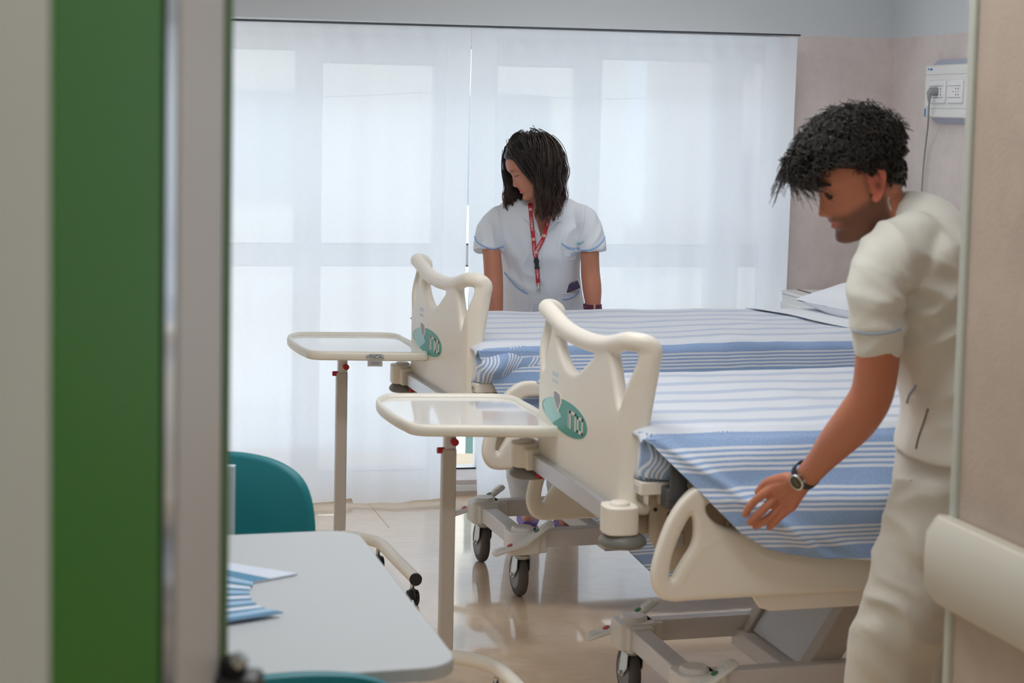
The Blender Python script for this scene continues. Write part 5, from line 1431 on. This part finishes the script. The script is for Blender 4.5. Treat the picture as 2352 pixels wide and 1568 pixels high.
    folds(me, 0.0085, 8, 3.1, [(Vector((0.5, 0, 0.86)), D(2085, 640, 3.68), .10, 60, 1.0), (Vector((0.75, 0, 0.66)), D(2110, 560, 3.68), .12, 45, 0.7), (Vector((-.55, 0, 0.83)), D(2150, 800, 3.68), .16, 38, 0.9), (Vector((0.2, 0, 1)), D(2015, 700, 3.6), .08, 50, 0.5), (Vector((0.9, 0, .3)), D(2120, 950, 3.7), .12, 45, .6)])
    sd = me
    tun = obj_from('tunic', me, M_tunicm, body)
    bv = bvh_of(me)
    hem = line_on(bv, [(1961, 760), (1990, 766), (2030, 765), (2068, 756)], 0.0022, 0.0008); make('sleeve_piping', hem, mat('grey_blue_piping', RGB(140, 160, 184), 0.7), parent=tun)
    cl_ = MB(); cp = [surf(bv, a, b_, 0.004) for a, b_ in [(p.x, p.y) for p in catmull([Vector((a, b_, 0)) for a, b_ in ((2002, 512), (2012, 492), (2026, 468), (2044, 446), (2062, 436))], 5)]]
    cp = [c[0] for c in cp if c]
    if len(cp) > 2: cl_.tube(cp, (0.005), 8, flat=0.6); make('collar', cl_, M_tunicm, parent=tun)
    pk = line_on(bv, [(2083, 925), (2090, 905), (2098, 895), (2104, 885)], 0.0022, 0.0008); make('pocket_piping', pk, mat('grey_blue_piping', RGB(140, 160, 184), 0.7), parent=tun)
    # front flap and side vent of the tunic
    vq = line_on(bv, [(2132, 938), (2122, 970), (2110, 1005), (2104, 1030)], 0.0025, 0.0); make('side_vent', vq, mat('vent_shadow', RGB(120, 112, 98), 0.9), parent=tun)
    # ---- trousers
    t = MB()
    stack(t, [(D(2200, 985, YC), .118, .168, Fm, Lm), (D(2198, 1060, YC), .128, .178, Fm, Lm), (D(2190, 1130, YC), .130, .18, Fm, Lm), (D(2185, 1180, YC), .115, .17, Fm, Lm)], n=40)
    limb(t, [(D(2160, 1120, 3.78), .105), (D(2130, 1240, 3.76), .104), (D(2102, 1340, 3.75), .098), (D(2070, 1430, 3.74), .094), (D(2040, 1540, 3.76), .092), (D(2050, 1700, 3.78), .082), (D(2085, 1930, 3.80), .070)], 28, caps=False)
    limb(t, [(D(2200, 1120, 3.97), .10), (D(2200, 1300, 3.98), .092), (D(2170, 1480, 3.98), .085), (D(2180, 1700, 3.98), .08), (D(2200, 1900, 3.98), .07)], 28, caps=False)
    me = voxel(t, 0.0075, 5, 0.5)
    folds(me, 0.0105, 7, 9.7, [(Vector((0.6, 0, 0.8)), D(2090, 1290, 3.7), .14, 36, 0.9), (Vector((0.75, 0, 0.66)), D(2050, 1480, 3.7), .14, 30, 0.8), (Vector((-0.3, 0, 0.95)), D(2100, 1150, 3.7), .12, 34, 0.6), (Vector((0.45, 0, 0.9)), D(2010, 1400, 3.66), .08, 40, 1.2)])
    tr_ = obj_from('trousers', me, M_trs, body)
    for (x, yy) in ((2078, 3.79), (2190, 3.98)):
        q = MB(); p = D(x, 1955, yy); p.z = 0
        R = []
        for k in range(13):
            u = k / 12; w = .045 * sin(pi * min(1, .12 + u * .85)) ** .6; h = .035 + .06 * ss(.35, .9, u); c0 = p + Vector((-.20 + .29 * u, 0, 0))
            R.append([c0 + Vector((0, w * cos(a), max(0.002, h * (0.5 + 0.5 * sin(a)) ))) for a in [2*pi*i/16 for i in range(16)]])
        q.rings(R); make('shoe', q, M_white, parent=body)
    # ---- watch
    A = D(1875, 1072, 3.915); Bp = D(1838, 1102, 3.965); ax = (Bp - A).normalized(); c = D(1851, 1090, 3.952)
    q = MB(); nf = (CAMP - c).normalized(); nf = (nf - ax * nf.dot(ax)).normalized(); sd_ = ax.cross(nf)
    ring = [c + (nf * .031 * cos(a) + sd_ * .031 * sin(a)) for a in [2*pi*k/40 for k in range(40)]]
    q.tube(ring, (0.0016), 8, closed=True)
    R = []
    for k in range(41):
        a = 2*pi*k/40; dn = nf * cos(a) + sd_ * sin(a)
        R.append([c + dn * .0295 - ax * .009, c + dn * .0295 + ax * .009, c + dn * .0325 + ax * .009, c + dn * .0325 - ax * .009])
    q2 = MB(); q2.rings(R, cap=False); ws = make('watch_strap', q2, mat('black_leather', RGB(34, 36, 42), 0.5, bump=0.0004, bump_scale=300), parent=body)
    q = MB(); cc = c + nf * .030; q.lathe(cc, nf, [(0, .0175), (.006, .0190), (.0085, .0185), (.009, .0160)], 36)
    for sx_ in (-1, 1):
        for sy_ in (-1, 1): q.beam(cc + sd_ * (.008*sx_) + ax * (.014 * sy_) + nf * .004, cc + sd_ * (.008*sx_) + ax * (.021 * sy_) - nf * .002, .004, .004)
    q.cyl(cc + nf*.004 + sd_*.018, cc + nf*.004 + sd_*.023, .003, n=12)
    wc = make('watch_case', q, M_chrome, parent=ws)
    q = MB(); q.cyl(cc + nf * .0088, cc + nf * .0094, .0155, n=32); make('watch_dial', q, mat('olive_dial', RGB(58, 54, 36), 0.3), parent=wc)
    q = MB(); q.beam(cc + nf * .0096, cc + nf * .0096 + (sd_ * 0.6 + ax * -0.4).normalized() * .010, .0012, .0004); q.beam(cc + nf * .0096, cc + nf * .0096 - (sd_ * .9 + ax * .1).normalized() * .0085, .0012, .0004)
    make('watch_hands', q, mat('pale_gold', RGB(200, 190, 150), 0.4), parent=wc)
    return body
build_man()

# ------------------------------------------------------------------ the woman
HP_W = [(z * 0.97, f * 0.94, b * 0.95, w * 0.93) for z, f, b, w in HP_M]
def build_woman():
    YC = 6.98
    Fm = Vector((0.05, -1, 0)).normalized(); Lm = Vector((1, 0.05, 0)).normalized()
    th = radians(27); yw = radians(12)
    HM = frame(Vector((-cos(yw) * cos(th), -sin(yw) * cos(th), -sin(th))), Vector((-cos(yw) * sin(th), -sin(yw) * sin(th), cos(th))), D(1219, 382, 6.84))
    Fc = Vector((0.0, -1, -0.30)).normalized()
    b = MB(); head_mesh(b, HM, HP_W, 0.82, True); ear(b, HM, 1, .9)
    limb(b, [(HM @ Vector((-.025, 0, -.04)), .050), (D(1234, 425, 6.88), .050), (D(1242, 452, 6.90), .056), (D(1243, 480, 6.93), .07)], 20)
    stack(b, [(D(1242, 452, 6.93), .055, .07, Fc, Lm), (D(1242, 472, 6.93), .080, .115, Fc, Lm), (D(1242, 515, 6.94), .106, .13, Fc, Lm), (D(1243, 590, 6.96), .09, .12, Fm, Lm), (D(1245, 680, 7.0), .09, .125, Fm, Lm), (D(1247, 760, 7.03), .10, .145, Fm, Lm), (D(1247, 800, 7.04), .09, .13, Fm, Lm)])
    for (jn, hs) in (([(1158, 492, 6.94), (1126, 530, 6.885), (1130, 585, 6.85), (1133, 625, 6.84), (1134, 665, 6.83), (1138, 705, 6.82), (1140, 735, 6.81)], -1), ([(1330, 488, 6.93), (1354, 530, 6.90), (1355, 585, 6.88), (1356, 625, 6.88), (1360, 665, 6.87), (1362, 700, 6.86), (1362, 735, 6.85)], 1)):
        rr = [.036, .038, .036, .037, .037, .030, .025]
        limb(b, [(D(*p), r) for p, r in zip(jn, rr)], 20)
        Wp = D(*jn[-1]) + Vector((0, -.0, -.01)); ax = Vector((1, 0, 0))
        m2 = [Wp + Vector(((k) * .019, -.02, -.055)) for k in (-1.5, -.5, .5, 1.5)]
        hand(b, Wp, m2, [[m + Vector((0, -.025, -.012)), m + Vector((0, -.035, -.034)), m + Vector((0, -.022, -.05))] for m in m2], [Wp + Vector((-hs * .02, 0, -.02)), Wp + Vector((-hs * .045, -.01, -.045)), Wp + Vector((-hs * .045, -.02, -.07))], r=.0085)
    for x0, x1, yy in ((1205, 1212, 7.12), (1290, 1296, 7.06)):
        limb(b, [(D(x0 + 15, 800, 7.05), .085), (D(x0, 960, yy - .02), .060), (D(x0, 1060, yy), .05), (D(x1, 1180, yy), .034)], 18)
        f0 = D(x1, 1190, yy); f0.z = 0.03; limb(b, [(f0 + Vector((0, .03, 0.01)), (.03)), (f0 + Vector((0, -.06, 0)), (.032)), (f0 + Vector((0, -.14, -.005)), .024)], 14)
    me = voxel(b, 0.0036, 2, 0.5); IM = HM.inverted()
    base = RGB(182, 124, 98)[:3]; red = RGB(184, 102, 82)[:3]; lip = RGB(196, 84, 84)[:3]; dark = RGB(50, 36, 32)[:3]
    def colr(co):
        p = IM @ co; c = mixc(base, red, 0.3 * (noise.noise(co * 12) * .5 + .5))
        if p.length < 0.16:
            x, y, z = p; ay = abs(y)
            c = mixc(c, lip, min(1, 1.4 * math.exp(-((z + .066) / .007) ** 2 - (y / .020) ** 2) * ss(.070, .077, x)))
            c = mixc(c, dark, 0.9 * math.exp(-((ay - .031) / .013) ** 2 - ((z + .005) / .003) ** 2) * ss(.05, .065, x))
            c = mixc(c, dark, 0.7 * math.exp(-((ay - .030) / .016) ** 2 - ((z - .022 - .1 * (ay - .03) * 0) / .0035) ** 2) * ss(.06, .075, x))
        return c
    col_attr(me, colr)
    body = obj_from('person', me, M_skin)
    tag(body, 'dark-haired woman in a white tunic with a red lanyard, bending behind the farther bed', 'person')
    # ---- tunic
    t = MB()
    stack(t, [(D(1243, 446, 6.94), .055, .075, Fc, Lm), (D(1242, 456, 6.94), .072, .115, Fc, Lm), (D(1242, 474, 6.94), .098, .160, Fc, Lm), (D(1242, 515, 6.945), .120, .182, Fc, Lm), (D(1243, 560, 6.95), .125, .166, Fc, Lm), (D(1243, 610, 6.97), .122, .155, Fm, Lm), (D(1245, 660, 6.99), .122, .157, Fm, Lm), (D(1247, 720, 7.02), .128, .172, Fm, Lm), (D(1247, 790, 7.03), .140, .185, Fm, Lm), (D(1248, 840, 7.04), .145, .19, Fm, Lm)], n=44, power=2.2)
    for jn in ([(1182, 500, 6.95), (1150, 506, 6.93), (1128, 530, 6.90), (1121, 562, 6.875), (1120, 578, 6.866)], [(1302, 497, 6.95), (1334, 503, 6.93), (1352, 528, 6.91), (1358, 562, 6.89), (1359, 577, 6.886)]):
        limb(t, [(D(*p), r) for p, r in zip(jn, (.052, .060, .057, .057, .058))], 24, caps=False)
    me = voxel(t, 0.0058, 5, 0.5)
    folds(me, 0.008, 10, 5.5, [(Vector((1, 0, 0.12)), D(1200, 600, 6.85), .12, 52, .8), (Vector((1, 0, -.2)), D(1300, 520, 6.85), .10, 50, .6), (Vector((.6, 0, .8)), D(1180, 640, 6.85), .08, 50, .9), (Vector((.9, 0, .4)), D(1130, 540, 6.84), .07, 70, .7), (Vector((.9, 0, -.4)), D(1365, 540, 6.84), .07, 70, .7)])
    # open the V of the neck
    V = [(1212, 436), (1276, 436), (1270, 480), (1256, 522), (1243, 543), (1232, 515), (1218, 478)]
    def project(co):
        d = co - CAMP; f = d.dot(_F); return CX + F_PX * d.dot(CR) / f, CYP - F_PX * d.dot(CU) / f
    def inside(x, y):
        c_ = False; j = len(V) - 1
        for i in range(len(V)):
            if (V[i][1] > y) != (V[j][1] > y) and x < (V[j][0]-V[i][0]) * (y-V[i][1]) / (V[j][1]-V[i][1]) + V[i][0]: c_ = not c_
            j = i
        return c_
    bvfull = bvh_of(me)
    bm = bmesh.new(); bm.from_mesh(me); kill = []
    for f_ in bm.faces:
        c_ = f_.calc_center_median()
        if c_.y < 6.93 and inside(*project(c_)): kill.append(f_)
    bmesh.ops.delete(bm, geom=kill, context='FACES'); bm.to_mesh(me); bm.free()
    tun = obj_from('tunic', me, M_tunicw, body); bv = bvfull
    # lapels
    for nm, pl_ in (('lapel', [(1271, 452), (1276, 478), (1291, 503), (1280, 512), (1262, 527), (1245, 543), (1251, 522), (1262, 492), (1268, 468)]), ('lapel', [(1216, 452), (1206, 476), (1199, 494), (1209, 507), (1226, 526), (1240, 543), (1235, 518), (1226, 492), (1219, 468)])):
        c_ = Vector((sum(p[0] for p in pl_) / len(pl_), sum(p[1] for p in pl_) / len(pl_), 0)); vs = []; fs = []
        rings_ = 4; n_ = len(pl_) * 4; dense = catmull([Vector((a, b_, 0)) for a, b_ in pl_], 4, closed=True)
        q = MB(); R = []
        for k in range(rings_ + 1):
            s_ = 1 - k / (rings_ + 0.2); ring = []
            for p in dense:
                w = c_ + (p - c_) * s_; h = surf(bv, w.x, w.y, 0.0045); ring.append(h[0] if h else D(w.x, w.y, 6.82))
            R.append(ring)
        q.rings(R); lo = make(nm, q, M_tunicw, parent=tun, smooth=60, recalc=False)
        sd = lo.modifiers.new('t', 'SOLIDIFY'); sd.thickness = 0.002; sd.offset = 0
    for cx_, cy_ in ((1271.5, 504),):
        h = surf(bv, cx_, cy_, 0.0065); q = MB(); q.lathe(h[0], h[1], [(0, .0055), (.0015, .005), (.0015, .0028), (.0008, .0026)], 20); make('snap_button', q, mat('dark_metal_snap', RGB(90, 90, 92), 0.35, metal=0.8), parent=tun)
    # piping and pockets
    for nm, pts in (('sleeve_piping', [(1090, 541), (1097, 556), (1115, 567), (1135, 571), (1157, 566)]), ('sleeve_piping', [(1334, 574), (1352, 574), (1370, 567), (1383, 555), (1389, 544)]),
                    ('pocket_piping', [(1290, 559), (1300, 567), (1315, 572), (1332, 570)]), ('pocket_piping', [(1159, 626), (1172, 642), (1190, 661), (1202, 668), (1213, 674)]), ('pocket_piping', [(1292, 687), (1305, 686), (1318, 680), (1330, 669)])):
        q = line_on(bv, pts, 0.0022, 0.0012)
        if q.v: make(nm, q, M_pipe, parent=tun)
    for nm, pts in (('pocket_edge', [(1289, 552), (1294, 558), (1304, 564), (1318, 568), (1335, 566)]), ('pocket_edge', [(1290, 553), (1290, 575), (1294, 590), (1312, 596), (1322, 590), (1334, 566)]), ('placket_edge', [(1243, 545), (1246, 600), (1250, 660), (1256, 724)]),
                    ('pocket_edge', [(1291, 673), (1305, 675), (1320, 670), (1333, 660)]), ('pocket_edge', [(1206, 667), (1216, 690), (1214, 712)]), ('shoulder_seam', [(1131, 450), (1142, 480), (1150, 520), (1156, 566)]), ('shoulder_seam', [(1343, 455), (1343, 500), (1338, 540), (1333, 572)])):
        q = line_on(bv, pts, 0.0016, 0.0006)
        if q.v: make(nm, q, M_tunicw, parent=tun)
    # things in the pockets belong to her clothes
    h = surf(bv, 1312, 658, 0.004); q = MB(); X = Vector((1, 0, .42)).normalized(); q.box(h[0], (.060, .010, .032), Matrix.Rotation(radians(-22), 3, 'Y')); make('phone', q, mat('purple_case', RGB(58, 44, 78), 0.35), parent=tun, bevel=0.004, seg=3)
    q = MB()
    for k in range(3): a = surf(bv, 1327 + k*4, 562 - k, 0.004)[0]; q.cyl(a, a + Vector((.012 + .004*k, -.002, .016)), .0022, n=8)
    make('pens', q, mat('teal_pen', RGB(110, 170, 180), 0.3), parent=tun)
    q = patch_on(bv, lambda u, v: (1297 + 30*u - 3*v, 574 + 16*v - 4*u), 4, 3, 0.0022); make('name_patch', q, M_tunicw, parent=tun)
    q = MB()
    for k, (a, b_) in enumerate((((1310, 581), (1326, 579)), ((1310, 585), (1321, 584)))):
        p0 = surf(bv, *a, 0.003)[0]; p1 = surf(bv, *b_, 0.003)[0]; q.beam(p0, p1, .0016, .0008)
    make('name_print', q, M_pipe, parent=tun)
    # lanyard with white lettering
    M_lan = mat('red_lanyard', RGB(178, 24, 40), 0.55); M_lt = mat('white_lettering', RGB(240, 225, 225), 0.5)
    lanroot = None; runs = []
    for pts in ([(1268, 455), (1264, 480), (1259, 505), (1253, 530), (1246, 553), (1237, 570), (1233, 578), (1231, 588)], [(1217, 470), (1220, 500), (1223, 530), (1226, 555), (1229, 578), (1231, 588)], [(1232, 586), (1233, 600), (1235, 620), (1236, 640), (1238, 652)]):
        q, P, N_ = ribbon_on(bv, pts, 0.0155, 0.006)
        runs.append((P, N_))
        o_ = make('lanyard' if lanroot is None else 'strap', q, M_lan, parent=body if lanroot is None else lanroot, smooth=60)
        if lanroot is None: lanroot = o_
    tv, tf = text_mb('UMBERTO I', 0.0105, 0.0002)
    lt = MB(); rg = MB()
    for (P, N_), items in zip(runs, ([(.10, 'r'), (.30, 't'), (.50, 'r'), (.68, 't'), (.86, 'r')], [(.12, 'r'), (.32, 't'), (.55, 'r'), (.78, 't')], [(.05, 'x'), (.55, 't'), (.94, 'r')])):
        for f_, kd in items:
            i = max(1, min(len(P) - 2, int(f_ * (len(P) - 1)))); d = (P[i+1] - P[i-1]).normalized(); n = Vector((0, -1, 0.1)); n = (n - d * n.dot(d)).normalized(); s_ = d.cross(n)
            c_ = P[i] + n * 0.0052
            if kd == 't': lt.add([c_ + d * (-v.x) + s_ * (v.y) + n * v.z for v in tv], tf)
            if kd == 'r':
                lt.lathe(c_, n, [(0, .0062), (.0004, .0062)], 20); rg.lathe(c_ + n * .0003, n, [(0, .0046), (.0004, .0046)], 16); lt.lathe(c_ + n*.0006, n, [(0, .0026), (.0004, .0026)], 10)
    make('lettering', lt, M_lt, parent=lanroot); make('ring_mark', rg, M_lan, parent=lanroot)
    q = MB(); P = runs[2][0]; a = P[int(.10*len(P))]; c_ = P[int(.45*len(P))]; n = Vector((0, -1, .1)).normalized()
    q.beam(a + n * .006, c_ + n * .006, .016, .006, ref=(0, -1, 0)); m_ = a.lerp(c_, .35); q.beam(m_ + n*.007 + Vector((0, 0, .006)), m_ + n*.007 - Vector((0, 0, .006)), .021, .006, ref=(0, -1, 0)); m_ = a.lerp(c_, .95); q.beam(m_ + n*.007 + Vector((0, 0, .004)), m_ + n*.007 - Vector((0, 0, .004)), .021, .006, ref=(0, -1, 0))
    make('buckle', q, M_black, parent=lanroot, bevel=0.0015)
    q = MB(); e_ = P[-1] + n * .005; q.cyl(e_, e_ - Vector((0, 0, .014)), .003, .006, n=12); q.tube([e_ + Vector((.008*cos(a_), 0, -.020 + .008*sin(a_))) for a_ in [2*pi*k/16 for k in range(16)]], .0016, 6, closed=True); make('clasp', q, M_chrome, parent=lanroot)
    q = MB(); q.box(e_ + Vector((.006, 0.002, -.075)), (.050, .002, .075), Matrix.Rotation(radians(10), 3, 'Y')); make('card_holder', q, M_glass, parent=lanroot)
    # ---- trousers and shoes
    t = MB()
    stack(t, [(D(1247, 740, 7.03), .11, .155, Fm, Lm), (D(1247, 800, 7.05), .12, .165, Fm, Lm), (D(1247, 850, 7.06), .11, .16, Fm, Lm)], n=36)
    for pts in ([(1215, 830, 7.07), (1206, 930, 7.1), (1200, 1020, 7.12), (1203, 1090, 7.13), (1207, 1140, 7.13), (1210, 1160, 7.13)], [(1280, 830, 7.05), (1288, 930, 7.04), (1292, 1020, 7.04), (1294, 1090, 7.05), (1296, 1160, 7.06)]):
        limb(t, [(D(*p), r) for p, r in zip(pts, (.098, .088, .080, .072, .063, .056))], 24, caps=False)
    me = voxel(t, 0.0075, 5, .5); folds(me, .007, 8, 1.2, [(Vector((.4, 0, .9)), D(1205, 1090, 7.06), .10, 44, .7)]); obj_from('trousers', me, M_tunicw, body)
    for x1, yy in ((1212, 7.12), (1296, 7.06)):
        f0 = D(x1, 1190, yy); q = MB(); R = []
        for k in range(13):
            u = k / 12; w = .046 * sin(pi * min(1, .12 + u * .85)) ** .6; h = .035 + .045 * ss(.35, .9, u); c0 = Vector((f0.x, f0.y - .17 + .25 * u, 0))
            R.append([c0 + Vector((w * cos(a), 0, max(0.002, h * (0.5 + 0.5 * sin(a))))) for a in [2*pi*i/16 for i in range(16)]])
        q.rings(R); make('shoe', q, mat('purple_clog', RGB(112, 84, 168), 0.5), parent=body)
    # ---- watch and bracelet
    A = D(1361, 690, 6.862); Bp = D(1362, 730, 6.85); ax = (Bp - A).normalized(); c = D(1361, 704, 6.858); R = []
    for k in range(41):
        a = 2*pi*k/40; dn = Vector((cos(a) * .034, sin(a) * .030, 0)); ax2 = Vector((0.12, 0, -1)).normalized()
        R.append([c + dn - ax2 * .010, c + dn + ax2 * .010, c + dn * 1.07 + ax2 * .010, c + dn * 1.07 - ax2 * .010])
    q = MB(); q.rings(R, cap=False); wb_ = make('watch_strap', q, mat('plum_strap', RGB(92, 34, 66), 0.5), parent=body)
    q = MB(); q.box(c + Vector((.006, -.034, .001)), (.007, .003, .026)); make('watch_buckle', q, mat('gold', RGB(214, 186, 140), 0.3, metal=.8), parent=wb_)
    q = MB(); c2 = c + Vector((.001, 0, -.021)); q.tube([c2 + Vector((.035*cos(a), .032*sin(a), -.004*cos(a))) for a in [2*pi*k/30 for k in range(30)]], .0022, 8, closed=True)
    for k in range(7):
        a = radians(200 + k * 11); q.ell(c2 + Vector((.035*cos(a), .032*sin(a), -.005 - .006 * (k % 2))), (.0045, .0045, .005), nu=10, nv=6)
    make('bracelet', q, M_chrome, parent=body)
    # ---- hair: wavy, to the shoulders, falling forward
    rnd = random.Random(11); q = MB(); cols = []
    SK = Vector((-.008, 0, .010)); A_ = Vector((.094, .074, .104))
    def skr(d): return 1 / sqrt((d.x/A_.x)**2 + (d.y/A_.y)**2 + (d.z/A_.z)**2)
    def hairy(d): return d.z - interp(d.x, [(-1, -0.75), (-0.4, -0.6), (-0.1, -0.35), (0.15, 0.0), (0.5, 0.36), (0.8, 0.50), (1, 0.55)])
    nu, nv = 80, 50; vs = []; fs = []
    for j in range(nv + 1):
        el = -pi/2 + pi * j / nv
        for i in range(nu):
            a = 2*pi*i/nu; d = Vector((cos(el)*cos(a), cos(el)*sin(a), sin(el))); hv = ss(-0.03, 0.10, hairy(d))
            vs.append(HM @ (SK + d * (skr(d) - .008 + hv * (.020 + .004 * noise.noise(d * 6)))))
    for j in range(nv):
        for i in range(nu): fs.append((j*nu+i, j*nu+(i+1) % nu, (j+1)*nu+(i+1) % nu, (j+1)*nu+i))
    q.add(vs, fs); cols += [(0.016, 0.012, 0.011)] * len(q.v)
    M3 = HM.to_3x3(); IM = HM.inverted()
    def guide(d, lay, zend, lock, lock2):
        sy = 1 if d.y > -0.12 else -1
        v = Vector((-0.35 if sy > 0 else 0.15, sy * 0.9, -0.1)); v = (v - d * v.dot(d)).normalized()
        pw = HM @ (SK + d * (skr(d) + lay)); vw = M3 @ v; pts = [pw.copy()]; L = 0; ph = 6.28 * lock; wa = 0.7 + 0.5 * lock2
        back = M3 @ Vector((-1, 0.2 * sy, 0)); back.z = 0; back.normalize()
        for k in range(60):
            pl_ = IM @ pw - SK; nrm = M3 @ Vector((pl_.x/A_.x**2, pl_.y/A_.y**2, pl_.z/A_.z**2)).normalized()
            e = sqrt((pl_.x/(A_.x + lay))**2 + (pl_.y/(A_.y + lay))**2 + (pl_.z/(A_.z + lay))**2)
            g = Vector((0, 0, -1))
            if e < 1.15 and nrm.z > -0.5:
                g = g - nrm * g.dot(nrm); g = g.normalized() if g.length > .05 else vw.copy()
                if sy > 0 and pl_.x > 0.0: g = (g + back * (0.55 + 9 * max(0, pl_.x - .02))).normalized()
            vw = (vw * 0.6 + g * 0.5).normalized()
            wv = Vector((cos(L * 70 + ph), sin(L * 55 + ph * 1.7), 0)) * (0.55 * wa * ss(.06, .17, L))
            pw = pw + (vw + wv) * .0105; L += .0105
            pl_ = IM @ pw - SK; e = sqrt((pl_.x/(A_.x + lay))**2 + (pl_.y/(A_.y + lay))**2 + (pl_.z/(A_.z + lay))**2)
            if e < 1: pw = HM @ (SK + pl_ / e)
            pts.append(pw.copy())
            if pw.z < zend or L > .42: break
        return pts
    nl = 0; tries = 0
    while nl < 210 and tries < 4000:
        tries += 1
        u = rnd.uniform(-1, 1); a = rnd.uniform(0, 2*pi); s_ = sqrt(1 - u*u); d = Vector((s_*cos(a), s_*sin(a), u))
        if hairy(d) < 0.02: continue
        lock, lock2 = rnd.uniform(-1, 1), rnd.uniform(-1, 1)
        gp = guide(d, rnd.uniform(.010, .024), 1.280 + 0.035 * lock, lock, lock2)
        mid = [IM @ x for x in gp]
        if any(m_.x > .052 and m_.z < .050 and -0.05 < m_.y and m_.length < .15 for m_ in mid) or any(m_.x > .06 and -.05 < m_.y < .03 for m_ in mid[8:]): continue
        nl += 1; n_ = len(gp)
        base_ = rnd.choice([(.016, .012, .011), (.026, .018, .015), (.045, .030, .024), (.020, .014, .013), (.07, .05, .04)])
        for k in range(15):
            off = Vector((rnd.gauss(0, 1), rnd.gauss(0, 1), rnd.gauss(0, 1))) * 0.0075; cut = n_ - rnd.randrange(0, 4) if n_ > 10 else n_; ph = rnd.uniform(0, 6.28)
            pts = [p + off * (1.0 - 0.62 * i / n_) + Vector((sin(i * .35 + ph), cos(i * .3 + ph), 0)) * .0012 for i, p in enumerate(gp[:cut])]
            q.tube(pts, [.0016 * (1.0 - .7 * (i / n_) ** 2) for i in range(len(pts))], 3)
            jit = rnd.uniform(.7, 1.35)
            for i in range(len(pts)):
                tt = ss(.4, 1.0, i / n_); cols += [tuple((base_[j] + ((.12, .06, .04)[j] - base_[j]) * tt * .6) * jit for j in range(3))] * 3
    ho = make('hair', q, M_hair, parent=body, smooth=180, recalc=False)
    ca = ho.data.color_attributes.new('Col', 'FLOAT_COLOR', 'POINT'); ca.data.foreach_set('color', [x for c in cols[:len(q.v)] for x in (c[0], c[1], c[2], 1.0)])
    return body
build_woman()
